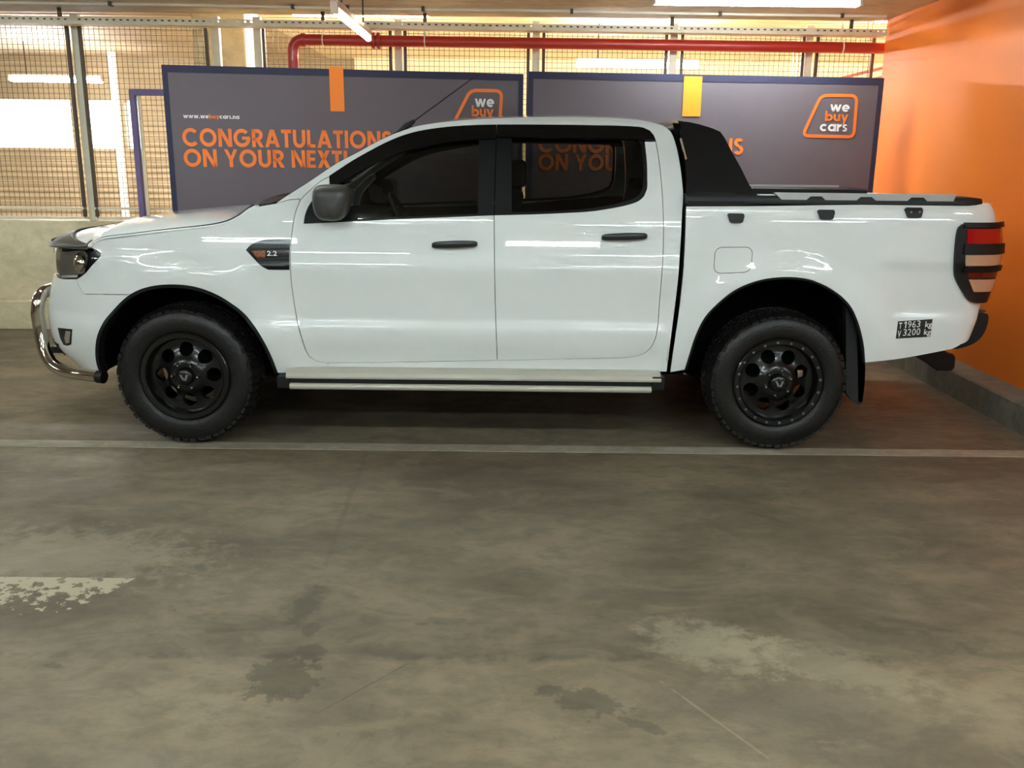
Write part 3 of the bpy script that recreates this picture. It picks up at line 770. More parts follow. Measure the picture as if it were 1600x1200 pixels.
# ---------------------------------------------------------------- floor paint
y0 = .5 * (atZ(0, 698).y + atZ(1600, 713).y) - .005; y1 = y0 + .115
M['line'] = concrete('worn_white_line', lin(150, 142, 124), lin(176, 168, 150), .5, 2.5, .08)
o = MB().box((XL + .1, y0, 0), (3.0, y1, .0025)).build('parking_line', M['line'], org=(-4, y0, 0)); tag(o, 'worn white parking bay line on the floor along the near tyres', 'floor marking')
pm = mat('chipped_white_paint', lin(172, 163, 136), .5); nt = pm.node_tree; p = nt.nodes['Principled BSDF']
g = nt.nodes.new('ShaderNodeTexCoord'); n1 = nt.nodes.new('ShaderNodeTexNoise'); n1.inputs['Scale'].default_value = 21; n1.inputs['Detail'].default_value = 7; n1.inputs['Roughness'].default_value = .62
sp = nt.nodes.new('ShaderNodeSeparateXYZ'); mr = nt.nodes.new('ShaderNodeMapRange'); mr.inputs[1].default_value = 0; mr.inputs[2].default_value = .30; mr.inputs[3].default_value = -.08; mr.inputs[4].default_value = .12
ad = nt.nodes.new('ShaderNodeMath'); ad.operation = 'ADD'; cr = nt.nodes.new('ShaderNodeMapRange'); cr.inputs[1].default_value = .53; cr.inputs[2].default_value = .555
nt.links.new(g.outputs['Object'], n1.inputs[0]); nt.links.new(g.outputs['Object'], sp.inputs[0]); nt.links.new(sp.outputs[1], mr.inputs[0])
nt.links.new(mr.outputs[0], ad.inputs[0]); nt.links.new(n1.outputs['Fac'], ad.inputs[1]); nt.links.new(ad.outputs[0], cr.inputs[0]); nt.links.new(cr.outputs[0], p.inputs['Alpha'])
a = atZ(0, 968); b = atZ(212, 904)
o = MB().add([(a.x - .9, a.y, .0015), (b.x - .13, a.y, .0015), (b.x, b.y, .0015), (a.x - .9, b.y, .0015)], [(0, 1, 2, 3)]).build('paint_patch', pm, org=(a.x, a.y, .0015), fix=False)
tag(o, 'patch of chipped white paint on the floor at lower left', 'floor marking')

# ================================================================== PICKUP TRUCK
YC = 5.73
XF, XR, HUBZ, TYR = -1.7755, 1.4445, .3895, .386
truck = empty('pickup_truck', (-.06, YC, 0), 'white double cab pickup truck with black wheels and a black sports bar, parked side on', 'truck')
TO = Vector(truck.location)

W_CAB = Curve1([(.38, .872), (.46, .888), (.53, .908), (.58, .922), (.625, .9292), (.655, .9305), (.675, .9275), (.692, .9215), (.708, .9165), (.73, .9148), (.76, .9145), (.80, .9155), (.85, .9190), (.90, .9235), (.95, .9275), (.985, .9280),
                (1.01, .9245), (1.035, .9175), (1.06, .9105), (1.09, .9055), (1.15, .8975), (1.20, .8905), (1.24, .884), (1.26, .8775), (1.30, .862), (1.40, .826), (1.52, .781), (1.62, .741), (1.69, .706), (1.735, .676), (1.765, .642), (1.785, .602), (1.797, .55)])
W_BED = Curve1([(.38, .868), (.46, .886), (.56, .906), (.66, .919), (.78, .925), (.90, .928), (1.02, .928), (1.14, .924), (1.22, .918), (1.29, .909), (1.325, .899), (1.35, .882)])
FX = [(-1.80, 0), (-2.0, .010), (-2.16, .032), (-2.30, .075), (-2.42, .14), (-2.52, .23), (-2.59, .34), (-2.64, .50), (-2.665, .70), (-2.675, .93)]
RXP = [(2.30, 0), (2.42, .006), (2.50, .022), (2.555, .055), (2.59, .105), (2.605, .17), (2.615, .40), (2.62, .93)]
def plan(pts, sgn):
    s = [0.0]
    for a, b in zip(pts, pts[1:]): s.append(s[-1] + math.hypot(b[0] - a[0], b[1] - a[1]))
    return Curve1([(q, p[0]) for q, p in zip(s, pts)]), Curve1([(q, p[1]) for q, p in zip(s, pts)]), s[-1]
FXx, FXi, FL = plan(FX, -1); RXx, RXi, RL = plan(RXP, 1)
S_NOSE, S_TAIL = -1.80 - FL, 2.30 + RL
DX_F = Curve1([(.33, .08), (.42, .02), (.46, -.015), (.50, -.040), (.57, -.055), (.66, -.055), (.76, -.047), (.84, -.025), (.90, -.006), (.97, -.006), (1.05, .005), (1.12, .03), (1.2, .07)])
DX_R = Curve1([(.45, -.20), (.55, -.15), (.62, -.115), (.70, -.085), (.80, -.055), (.90, -.02), (1.0, 0), (1.1, 0), (1.2, -.012), (1.30, -.035), (1.36, -.06)])
ARCH = {}
def w_side(s, z, bed):
    w = (W_BED if bed else W_CAB)(z)
    # wheel arch flares
    for xc, zc, ro, amt, wd in ((XF + .05, .395, .515, .030, .17), (XR + .0, .40, .565, .022, .16)):
        r = math.hypot(s - xc, (z - zc))
        if z > .3 and r < ro + wd:
            d = max(0.0, r - ro) / wd
            w += amt * (1 - sstep(0, 1, d)) * sstep(.30, .45, z)
    if bed:   # scooped panel ahead of the tail lamp
        a = sstep(1.99, 2.08, s - (z - .78) * -.42) * sstep(.735, .80, z) * (1 - sstep(.99, 1.06, z))
        w -= .015 * a
    return w
def S(s, z, bed=False, off=0.0):
    if s < -1.80:
        q = min(-1.80 - s, FL); x = FXx(q); ins = FXi(q)
        W = w_side(-1.80 - (q if q < .25 else .25), z, bed)
        x += DX_F(z) * sstep(.12, .85, q)
        w = W * (1 - ins / .93)
    elif s > 2.30:
        q = min(s - 2.30, RL); x = RXx(q); ins = RXi(q)
        W = w_side(2.30, z, bed); x += DX_R(z) * sstep(.05, .40, q)
        w = W * (1 - ins / .93)
    else:
        x = s; w = w_side(s, z, bed)
    p = Vector((x, YC - w, z))
    if off: p = p + S_n(s, z, bed) * off
    return p
def S_n(s, z, bed=False):
    e = .006
    a = S(s + e, z, bed) - S(s - e, z, bed); b = S(s, z + e, bed) - S(s, z - e, bed)
    n = a.cross(b)
    return n.normalized() if n.length > 1e-12 else Vector((0, -1, 0))
def inv(px, py, bed=False, off=0.0):
    p = atY(px, py, 4.85); s, z = p.x, p.z
    if s < -1.8: s = -1.8 - (-1.8 - s) * 1.05
    zmax = 1.795 if not bed else 1.36
    best = None
    for it in range(40):
        P = S(s, z, bed, off); u, v = project(*P); du, dv = px - u, py - v
        e = math.hypot(du, dv)
        if best is None or e < best[0]: best = (e, s, z)
        if e < .02: break
        h = .004
        Pa = S(s + h, z, bed, off); Pb = S(s, z + h, bed, off); ua, va = project(*Pa); ub, vb = project(*Pb)
        J = np.array([[(ua - u) / h, (ub - u) / h], [(va - v) / h, (vb - v) / h]])
        st_ = np.linalg.lstsq(J.T @ J + np.eye(2) * 4.0, J.T @ np.array([du, dv]), rcond=None)[0]
        m = np.abs(st_).max()
        if m > .06: st_ *= .06 / m
        s = min(max(s + st_[0], S_NOSE + .02), S_TAIL - .02); z = min(max(z + st_[1], .33), zmax)
    return best[1], best[2]
_C = {}
def C(pts, bed=False, step=6, smooth=True, off=0.0):
    """pixel outline -> (s,z) curve"""
    key = (tuple(pts), bed, step, smooth)
    if key not in _C:
        q = catmull(pts, step) if smooth else [p for a, b in zip(pts, pts[1:]) for p in catmull([a, b], step)[:-1]] + [np.array(pts[-1], float)]
        _C[key] = [inv(p[0], p[1], bed, off) for p in q]
    return list(_C[key])
def join(*cs):
    out = []
    for c in cs:
        for p in c:
            if not out or math.hypot(p[0] - out[-1][0], p[1] - out[-1][1]) > .0025: out.append((float(p[0]), float(p[1])))
    while len(out) > 2 and math.hypot(out[0][0] - out[-1][0], out[0][1] - out[-1][1]) < .0025: out.pop()
    return out
def dense(loop, step=.03):
    out = []
    n = len(loop)
    for i in range(n):
        a, b = loop[i], loop[(i + 1) % n]; k = max(1, int(math.hypot(b[0] - a[0], b[1] - a[1]) / step))
        for j in range(k): out.append((a[0] + (b[0] - a[0]) * j / k, a[1] + (b[1] - a[1]) * j / k))
    return out
def area(lp): return sum(a[0] * b[1] - b[0] * a[1] for a, b in zip(lp, lp[1:] + lp[:1])) / 2
def inset(loop, g):
    if not g: return loop
    lp = loop if area(loop) > 0 else loop[::-1]
    n = len(lp); out = []
    for i in range(n):
        a, p, b = (np.array(lp[i - 1]), np.array(lp[i]), np.array(lp[(i + 1) % n]))
        u = p - a; v = b - p; u /= np.linalg.norm(u) + 1e-9; v /= np.linalg.norm(v) + 1e-9
        n1 = np.array([-u[1], u[0]]); n2 = np.array([-v[1], v[0]]); m = n1 + n2; L = np.linalg.norm(m)
        if L < .3: m = n1; k = 1
        else: m /= L; k = min(1.6, 1 / max(m.dot(n1), .3))
        out.append(tuple(p + m * g * k))
    return out
def put(name, me, m, parent, smooth=True):
    me.materials.append(m); o = bpy.data.objects.new(name, me); COL.objects.link(o); o.parent = parent; return o
def mirror_mesh(me):
    m2 = me.copy()
    bm = bmesh.new(); bm.from_mesh(m2)
    for v in bm.verts: v.co.y = -v.co.y
    bmesh.ops.reverse_faces(bm, faces=bm.faces); bm.to_mesh(m2); bm.free()
    return m2
def panel_mesh(name, loops, bed=False, off=0.0, skirt=.016, gap=.0018, spacing=.028, fn=None, nfn=None, nb=.0):
    loops = [inset(dense(join(lp)), gap if i == 0 else -gap) for i, lp in enumerate(loops)]
    V, T, B = fill2d(loops, spacing)
    P = fn or (lambda s, z: S(s, z, bed, off)); N = nfn or (lambda s, z: S_n(s, z, bed))
    vs = [P(*v) - TO for v in V]; ns = [N(*v) for v in V]; fs = []
    for t in T:
        a, b, c = vs[t[0]], vs[t[1]], vs[t[2]]
        if (b - a).cross(c - a).dot(ns[t[0]]) < 0: t = tuple(reversed(t))
        fs.append(tuple(t))
    if skirt:
        cnt = {}
        for f in fs:
            for i in range(len(f)):
                e = (f[i], f[(i + 1) % len(f)]); cnt.setdefault(tuple(sorted(e)), []).append(e)
        mp = {}
        def dupv(i, lvl):
            if (i, lvl) not in mp:
                mp[(i, lvl)] = len(vs); vs.append(vs[i] - ns[i] * (skirt if lvl else 0.0)); ns.append(None)
            return mp[(i, lvl)]
        for v in cnt.values():
            if len(v) == 1:
                a, b = v[0]; fs.append((dupv(b, 0), dupv(a, 0), dupv(a, 1), dupv(b, 1)))
    me = bpy.data.meshes.new(name); me.from_pydata([tuple(v) for v in vs], [], fs); me.update(); me.shade_smooth()
    acc = [Vector((0, 0, 0)) for _ in vs]
    for p in me.polygons:
        for i in p.vertices: acc[i] += p.normal
    nn = [tuple(n) if n is not None else tuple(acc[i].normalized()) for i, n in enumerate(ns)]
    me.normals_split_custom_set_from_vertices(nn)
    me['nn'] = 0
    return me, nn
def panel(name, loops, m, parent=None, both=True, **kw):
    me, nn = panel_mesh(name, loops, **kw)
    parent = parent or truck
    par2 = parent
    if isinstance(parent, (list, tuple)): parent, par2 = parent
    o = put(name, me, m, parent); r = [o]
    if both:
        vs = [(v.co.x, -v.co.y, v.co.z) for v in me.vertices]; fs = [tuple(reversed(p.vertices)) for p in me.polygons]
        m2 = bpy.data.meshes.new(name); m2.from_pydata(vs, [], fs); m2.update(); m2.shade_smooth()
        m2.normals_split_custom_set_from_vertices([(n[0], -n[1], n[2]) for n in nn])
        r.append(put(name, m2, m, par2))
    return r
def both(name, mb, m, parents=None, **kw):
    """mb built on the near side; adds it and its mirror image"""
    pa = parents or (truck, truck)
    o = mb.build(name, m, pa[0], **kw)
    m2 = MB(); m2.v = [(x, 2 * YC - y, z) for x, y, z in mb.v]; m2.f = [tuple(reversed(f)) for f in mb.f]
    return o, m2.build(name, m, pa[1], **kw)
def across(name, curve, m, parent=None, prof=None, n=24, thick=.0, smooth=True, x_bulge=None, e=None, zdir=None):
    """skin between a near-side 3D curve and its mirror image; prof(t,i) -> offset vector"""
    rows = []
    for i, p in enumerate(curve):
        w = YC - p.y; row = []
        for k in range(n + 1):
            t = -math.cos(PI * k / n); q = Vector((p.x, YC + w * t, p.z)) + prof(abs(t), i); row.append(q)
        rows.append(row)
    o = MB().grid(rows).build(name, m, parent or truck, smooth=smooth, fix=False)
    # make normals point up / away from the cab centre
    me = o.data; c = sum((p.normal.z + .3 * p.normal.x * (1 if p.center.x > .2 else -1) for p in me.polygons))
    if zdir is not None: c = sum(p.normal.dot(Vector(zdir)) for p in me.polygons)
    if c < 0:
        me.flip_normals()
    if thick:
        s = o.modifiers.new('thickness', 'SOLIDIFY'); s.thickness = thick; s.offset = -1
    return o

# ---------------------------------------------------------------- outlines read from the photo
SEAM = [(468, 311), (452, 312)]
SH_A = [(515, 276), (506, 280), (495, 287.5), (485, 297), (475, 306), (468, 315)]
SH_B = [(468, 315), (461, 335), (457.5, 355), (455, 374), (453.5, 405), (455, 437), (460, 475), (467.5, 515), (477.5, 547)]
BOT_F = [(477.5, 547), (484, 558), (494, 564), (512, 567)]
BOT_1 = [(512, 567), (640, 565.5), (777, 563)]
BOT_2 = [(777, 563), (880, 561), (985, 558), (1003, 554), (1016, 544), (1024, 528), (1028, 508)]
SH_R = [(1028, 508), (1031, 465), (1034.5, 425), (1036.5, 375), (1036, 325), (1032, 270), (1028, 240), (1024.5, 221)]
BLINE = [(777, 563), (774, 480), (772.5, 400), (772, 336)]
BLINE_U = [(772, 336), (774, 260), (776, 196.8)]
TOP_F = [(515, 276), (530, 266), (550, 253), (580, 236), (608, 222), (632, 212.5), (660, 205.5), (700, 200), (740, 197.6), (776, 196.8)]
TOP_R = [(776, 196.8), (850, 197), (930, 198), (985, 199.5), (1005, 201.5), (1015, 206), (1021, 213), (1024.5, 221)]
BELT_F = [(772, 336), (680, 339.5), (600, 343), (530, 346.5), (475, 349)]
SAIL = [(475, 349), (477, 336), (485, 318), (500, 302), (515, 287)]
WIN_R = [(1007, 221), (1010, 250), (1011, 275), (1010.5, 295), (1006, 306), (997, 314), (980, 320), (950, 326), (922, 330), (860, 333.5), (800, 335.3), (772, 336)]
APIL = [(431, 318), (440, 311), (452, 303), (480, 285.5), (524, 256), (560, 237), (590, 220.5), (615, 209), (646, 198.5), (680, 192.5), (720, 188.2), (760, 185.6), (800, 184)]
ROOF = [(800, 184), (850, 183), (900, 183), (950, 184.5), (985, 187), (1015, 190.5), (1036, 196)]
CABR = [(1036, 196), (1048, 206), (1056, 226), (1062, 255), (1066, 285), (1067.5, 305), (1066, 330), (1064, 370), (1060, 430), (1053, 490), (1046, 545), (1042, 581)]
ARCH_F = [(157, 584), (151, 566), (149.5, 545), (153, 523), (163, 502), (177, 485), (193, 468.5), (212, 455.7), (235, 448), (261, 445), (293, 446.5), (317, 452), (340, 461.5), (363, 475.5), (382, 490.7), (398, 511), (410, 530), (422, 553), (434, 583)]
ARCH_R = [(1070, 578), (1077, 555), (1086.6, 526), (1101, 497), (1120.4, 475.6), (1144.6, 456), (1168.8, 444), (1195, 436.4), (1229, 433.3), (1258, 435.7), (1282, 443), (1302, 454), (1318.6, 467), (1330.7, 481.6), (1339, 499.8), (1345, 519), (1349.5, 541), (1351.5, 567)]
HOODL = [(143, 388), (146, 382), (152, 377.5), (165, 374), (200, 369.8), (260, 362.5), (330, 354.5), (355, 348.5), (375, 338), (388, 328), (396, 324)]
COWL = [(396, 324), (412, 321), (431, 318)]
LAMP_REAR = [(143, 388), (151, 391), (157, 396), (156.5, 400), (143, 415), (133, 427), (125, 433)]

cSH_A, cSH_B = C(SH_A), C(SH_B)
cBOT1, cBOT2, cBOTF = C(BOT_1), C(BOT_2), C(BOT_F)
cSHR, cBL, cBLU, cTOPF, cTOPR, cBELT, cSAIL, cWINR = C(SH_R), C(BLINE), C(BLINE_U), C(TOP_F), C(TOP_R), C(BELT_F), C(SAIL), C(WIN_R)
cARF, cHOOD, cCOWL, cLAMPR = C(ARCH_F), C(HOODL), C(COWL), C(LAMP_REAR)
cAPIL, cCABR = C(APIL), C(CABR)
cROOF = C(ROOF)
# where the roof rolls over the sight line the outline is the silhouette; carry it on smoothly
cSEAM = C(SEAM)

# ---------------------------------------------------------------- body panels
fender = join(cHOOD, cCOWL, C([(431, 318), (452, 312)]), [cSEAM[1]], [cSEAM[0]], cSH_B, cBOTF, C([(512, 567), (512, 581)]), C([(512, 581), (434, 583)]), cARF[::-1][:],)
# cut the fender above the bumper seam
seamz = inv(165, 460.5)[1]
arc_pts = [p for p in cARF[::-1] if not (p[0] < -1.95 and p[1] < seamz)]
fender = join(cHOOD, cCOWL, C([(431, 318), (452, 312)]), cSEAM[::-1], cSH_B, cBOTF, C([(512, 567), (512, 581)]), C([(512, 581), (434, 583)]), arc_pts,
              C([(203, 460.5), (131, 459.5)]), C([(131, 459.5), (122, 445), (120, 436)]), cLAMPR[::-1])
f_near, f_far = panel('front_fender', [fender], M['paint'])
lampz0 = inv(100, 435)[1]
ZG0, ZG1 = lampz0, inv(96, 388)[1]
bump_low = C([(157, 584), (140, 583), (125, 578), (110, 569), (99, 558)])
arcl = [p for p in cARF if p[0] < -1.95 and p[1] < seamz]
bumper = join(C([(131, 459.5), (203, 460.5)]), arcl[::-1], bump_low, [(bump_low[-1][0] - .15, bump_low[-1][1] + .02), (S_NOSE, bump_low[-1][1] + .03)], [(S_NOSE, .80)], [(S_NOSE + .45, .80), (S_NOSE + .52, lampz0)],
              C([(100, 436), (120, 436)]), C([(120, 436), (122, 445), (131, 459.5)]))
panel('front_bumper', [bumper], M['paint'])
grille = [(S_NOSE, .805), (S_NOSE + .445, .805), (S_NOSE + .515, lampz0), (S_NOSE + .53, ZG1 + .0), (S_NOSE, ZG1)]
panel('grille', [grille], M['trim'], off=-.02)
for zz in (.86, .93, 1.0): panel('grille_bar', [[(S_NOSE, zz), (S_NOSE + .50, zz), (S_NOSE + .50, zz + .03), (S_NOSE, zz + .03)]], M['grey_plastic'], off=-.006)
# doors
door_f = join(cSH_A, cSH_B, cBOTF, cBOT1, cBL, cBELT, cSAIL, C([(515, 287), (515, 276)]))
door_r = join(cBL[::-1], cBOT2, cSHR, C([(1024.5, 221), (1007, 221)]), cWINR)
dF = panel('front_door', [door_f], M['paint']); dR = panel('rear_door', [door_r], M['paint'])
# window surrounds with glass openings
GL_F = [(527, 281), (545, 269), (566, 256), (600, 239), (640, 225), (690, 215.5), (748, 211)]
GL_FB = [(746, 334), (680, 337), (600, 340), (527, 344)]
GL_R = [(800, 211), (880, 212), (960, 213.5), (990, 215.5), (1000, 224), (1004, 250), (1005, 275), (1004, 293), (999, 303), (990, 309.5), (975, 314.5), (948, 320.5), (920, 325), (860, 329), (800, 331)]
gF = join(C(GL_F), C([(748, 211), (746, 334)]), C(GL_FB), C([(527, 344), (527, 281)])); gR = join(C(GL_R), C([(800, 331), (800, 211)]))
surF = join(cTOPF, cBLU[::-1], cBELT, cSAIL, C([(515, 287), (515, 276)])); surR = join(cTOPR, C([(1024.5, 221), (1007, 221)]), cWINR, cBLU)
panel('window_surround', [surF, gF], M['surround'], dF, off=-.003); panel('window_surround', [surR, gR], M['surround'], dR, off=-.003)
panel('window_pane', [gF], M['window'], dF, off=-.014, skirt=0, gap=-.004, spacing=.06); panel('window_pane', [gR], M['window'], dR, off=-.014, skirt=0, gap=-.004, spacing=.06)
panel('belt_seal', [join(C([(478, 346.5), (530, 344), (600, 340.5), (680, 337), (772, 333.5)]), C([(772, 333.5), (772, 336)]), cBELT)], M['surround'], dF, off=.004, gap=0)
# smoked wind deflectors
VF = join(cTOPF, C([(776, 196.8), (776, 218)]), C([(776, 218), (740, 220), (700, 224), (660, 231.5), (620, 242), (590, 255), (560, 271), (540, 283), (520, 296)]), C([(520, 296), (515, 285), (515, 276)]))
VR = join(cTOPR, C([(1024.5, 221), (1010, 220.5), (977, 219), (885, 217.5), (777, 216)]), C([(777, 216), (776, 196.8)]))
panel('wind_deflector', [VF], M['gloss_black'], dF, off=.014, skirt=.02, gap=.001); panel('wind_deflector', [VR], M['gloss_black'], dR, off=.014, skirt=.02, gap=.001)
# cab frame
cab = join(cSEAM, C([(452, 312), (431, 318)]), cAPIL, cROOF, cCABR, C([(1042, 581), (780, 580), (512, 581)]), C([(512, 581), (512, 567)]), cBOT1, cBOT2, cSHR, cTOPR[::-1], cTOPF[::-1], cSH_A)
panel('cab_frame', [cab], M['paint'])
# roof, screens
edge = join(cAPIL, cROOF)
def roofprof(i, n): return None
iA = min(range(len(edge)), key=lambda i: abs(edge[i][0] - inv(640, 200)[0]))
roof_c = [S(*p) for p in edge[iA:]]
nr = len(roof_c)
across('roof_panel', roof_c, M['paint'], prof=lambda t, i: Vector((0, 0, .030 * min(1, .35 + i / 8) * (1 - t ** 2.4) * min(1, .3 + (nr - 1 - i) / 6))), n=30, thick=.012, zdir=(0, 0, 1))
scr_c = [S(*p) for p in edge[:iA + 1]]
ns_ = len(scr_c)
across('windscreen', scr_c, M['window'], prof=lambda t, i: Vector((-.05, 0, .010)) * (1 - t ** 2.2), n=24, zdir=(-1, 0, 1))
def strip(curve, wd): 
    return [Vector(p) for p in curve]
across('windscreen_header', [S(*p) + Vector((-.002, 0, .004)) for p in edge[iA - 4:iA + 2]], M['gloss_black'], prof=lambda t, i: Vector((-.05, 0, .010)) * (1 - t ** 2.2) * max(0, 1 - max(0, i - 3) * .5), n=24, zdir=(-1, 0, 1))
rear_c = [S(*p) for p in cCABR[:len(cCABR)]]
rear_c = [p for p in rear_c if p.z > .5]
across('cab_back', rear_c, M['paint'], prof=lambda t, i: Vector((.02, 0, 0)) * (1 - t ** 3), n=16, zdir=(1, 0, 0), thick=.01)
rw = [p for p in rear_c if 1.30 < p.z < 1.68]
across('rear_window', [Vector((p.x + .012, YC - (YC - p.y) * .86, p.z)) for p in rw], M['gloss_black'], prof=lambda t, i: Vector((.02, 0, 0)) * (1 - t ** 3), n=16, zdir=(1, 0, 0), thick=.006)
# hood
cl = [S(*p) for p in cHOOD]
front_s = [cHOOD[0][0] - (cHOOD[0][0] - S_NOSE) * k / 14 for k in range(0, 15)]
hz0 = cHOOD[0][1]
nose_c = [S(s, hz0 - .004 * k) for k, s in enumerate(front_s)][1:]
nose_c[-1].y = YC - .02
hood_c = nose_c[::-1] + cl + [S(*p) for p in cCOWL[1:2]]
hz = Curve1([(-2.66, .0), (-2.635, .03), (-2.60, .052), (-2.54, .070), (-2.45, .083), (-2.2, .085), (-1.9, .077), (-1.7, .067), (-1.55, .052), (-1.4, .030)])
hood_w = [YC - p.y for p in hood_c]
def hood_prof(t, i): return Vector((0, 0, max(0, hz(hood_c[i].x)) * (1 - t ** 4.0) ** .8))
gapw = [min(1.0, 1 - .0045 / max(w_, .05)) for w_ in hood_w]
hood_in = [Vector((p.x, YC - (YC - p.y) * g_, p.z)) for p, g_ in zip(hood_c, gapw)]
for p in hood_in: p.z += .006
both('hood_gap_shade', MB().grid([[S(*p) + Vector((0, .012, -.012)) for p in cHOOD], [S(*p) + Vector((0, .014, .016)) for p in cHOOD]]), M['trim'])  # dark strip added behind the hood gap, standing in for its shade
across('hood', hood_in, M['paint'], prof=hood_prof, n=40, thick=.012, zdir=(0, 0, 1))
# bonnet guard wraps the hood's leading edge
xg = S(*inv(150, 376)).x
gc = [p for p in hood_c if p.x < xg + .03]
def gp(t, i):
    p = gc[i]; b = hood_prof(t, i); k = (p.x + 2.70) / .16
    out = Vector((-.022, 0, .012)) * 1.0
    return b + out
rows = []; ng = len(gc)
for iu in range(ng):
    row = []
    for k in range(41):
        t = -math.cos(PI * k / 40)
        fi = iu * (1 - .46 * (iu / ng) * (1 - t * t) ** .4)
        fi = min(fi, ng - 1.001); i0 = int(fi); fr_ = fi - i0
        pa_, pb2 = gc[i0], gc[min(i0 + 1, ng - 1)]; p = pa_.lerp(pb2, fr_)
        hp_ = hood_prof(abs(t), i0).lerp(hood_prof(abs(t), min(i0 + 1, ng - 1)), fr_)
        row.append(Vector((p.x, YC + (YC - p.y) * t * 1.012, p.z)) + hp_ + Vector((-.018, .014 * t, .012)))
    rows.append(row)
o = MB().grid(rows).build('bonnet_guard', M['guard'], truck, smooth=True, fix=False)
if sum(p.normal.z for p in o.data.polygons) < 0: o.data.flip_normals()
s_ = o.modifiers.new('thickness', 'SOLIDIFY'); s_.thickness = .006; s_.offset = -1
# guard lip down over the top of the lamps
lip = [[q + Vector((-.006, 0, -.000)) for q in [S(s, hz0 + .012, off=.018) for s in front_s]], [S(s, hz0 - .012, off=.028) for s in front_s]]
m = MB().grid(lip); both('guard_lip', m, M['guard'], (o, o), smooth=True)
# cowl
cw = [S(*p) for p in C([(386, 329), (400, 321.5), (415, 319.5), (432, 316)])]
across('cowl_grille', [p + Vector((0, .006, .004)) for p in cw], M['trim'], prof=lambda t, i: Vector((-.05, 0, .03)) * (1 - t ** 2.0), n=20, thick=.03, zdir=(0, 0, 1))
q0 = atY(388, 327, 5.0); q1 = atY(430, 309, 5.0)
for yy, ln in ((5.22, 1), (5.72, 1)):
    a = Vector((q0.x + .05, yy, 1.30)); b = Vector((q1.x + .22, yy + .38, 1.40))
    MB().tube([a, a + Vector((.05, .06, .03)), b], [.012, .009, .006], 8).build('wiper_arm', M['trim'], truck)
m = MB(); m.box((q0.x + .03, YC - .80, 1.262), (q0.x + .14, YC - .72, 1.305)); both('cowl_end', m, M['trim'], bevel=.01)

# ---------------------------------------------------------------- head lamps, fog lamps
lampL = join(C([(143, 388), (151, 391), (157, 396), (156.5, 400), (143, 415), (133, 427), (125, 433), (115, 435.5), (98, 436.3)]), [(S_NOSE + .53, lampz0)], [(S_NOSE + .54, ZG1)], C([(97, 388), (120, 389), (143, 388)]))
hl = panel('headlight', [lampL], M['gloss_black'], off=-.022, skirt=.01)
refl = join(C([(98, 392), (128, 391), (133, 398), (131, 413), (123, 426), (112, 432), (96, 432)]), [(S_NOSE + .56, lampz0 + .02), (S_NOSE + .56, ZG1 - .02)])
panel('lamp_reflector', [refl], M['reflector'], hl, off=-.016, skirt=.004)
s0, z0 = inv(116, 411)
pr_ = S(s0, z0, off=-.012); nn = S_n(s0, z0)
ball = MB(); nb = (nn + Vector((-.9, 0, 0))).normalized()
prof = [(.068 * math.sin(a), .050 * math.cos(a)) for a in [PI / 2 * k / 8 for k in range(9)]]
tu = nb.orthogonal().normalized(); tv = nb.cross(tu)
rows = [[pr_ + (tu * math.cos(b) + tv * math.sin(b)) * r + nb * (h - .035) for b in [2 * PI * k / 24 for k in range(25)]] for r, h in prof]
ball.grid(rows); both('projector_lens', ball, M['chrome'], hl, smooth=True)
panel('lamp_lens', [lampL], M['lens'], hl, off=.002, skirt=0, gap=.001)
stp = join(C([(93, 430), (118, 430), (118, 433.5), (93, 433.5)], smooth=False)); panel('lamp_strip', [stp], M['white_vinyl'], hl, off=-.010, skirt=.004, gap=0)
fogp = join(C([(91, 512), (113, 514.5)]), C([(113, 514.5), (111.5, 538)]), C([(111.5, 538), (106, 540), (100, 538.5)]), C([(100, 538.5), (95, 529), (91, 512)]))
fg = panel('fog_lamp', [fogp], M['trim'], off=.003, skirt=.01, gap=0)
panel('fog_lens', [join(C([(104, 517), (111, 517.5), (109.5, 535), (104, 536), (102, 528)], smooth=False))], M['reflector'], fg, off=.006, skirt=.004, gap=0)
low = join(C([(84, 532), (92, 538), (93, 552), (97, 556)], smooth=False), [(S_NOSE, .41), (S_NOSE, .52)])
panel('lower_grille', [low], M['trim'], off=.006, skirt=.02, gap=0)

# ---------------------------------------------------------------- side vent and badge
V1 = [(384.7, 390.7), (390, 384.7), (400, 378), (407, 376), (417, 375)]
vent = join(C(V1, step=3), C([(417, 375), (453.6, 373)]), C([(453.6, 373), (452.3, 396), (452.3, 421.3)]), C([(452.3, 421.3), (419.3, 421)]), C([(419.3, 421), (412.7, 418), (406, 413.3), (396.7, 404), (384.7, 390.7)], step=3))
vt = panel('side_vent', [vent], M['gloss_black'], off=.006, skirt=.02, gap=0)
panel('vent_bar', [join(C([(391, 388.5), (452.5, 387.5), (452.5, 390), (393, 391)], smooth=False))], M['trim'], vt, off=.010, skirt=.006, gap=0)
panel('vent_bar', [join(C([(402, 404.5), (452.5, 402), (452.5, 404.5), (404.5, 407)], smooth=False))], M['trim'], vt, off=.010, skirt=.006, gap=0)
panel('side_indicator', [join(C([(393.5, 392), (415, 391.2), (415.3, 402.8), (402, 403.4)], smooth=False))], M['amber'], vt, off=.009, skirt=.005, gap=0)
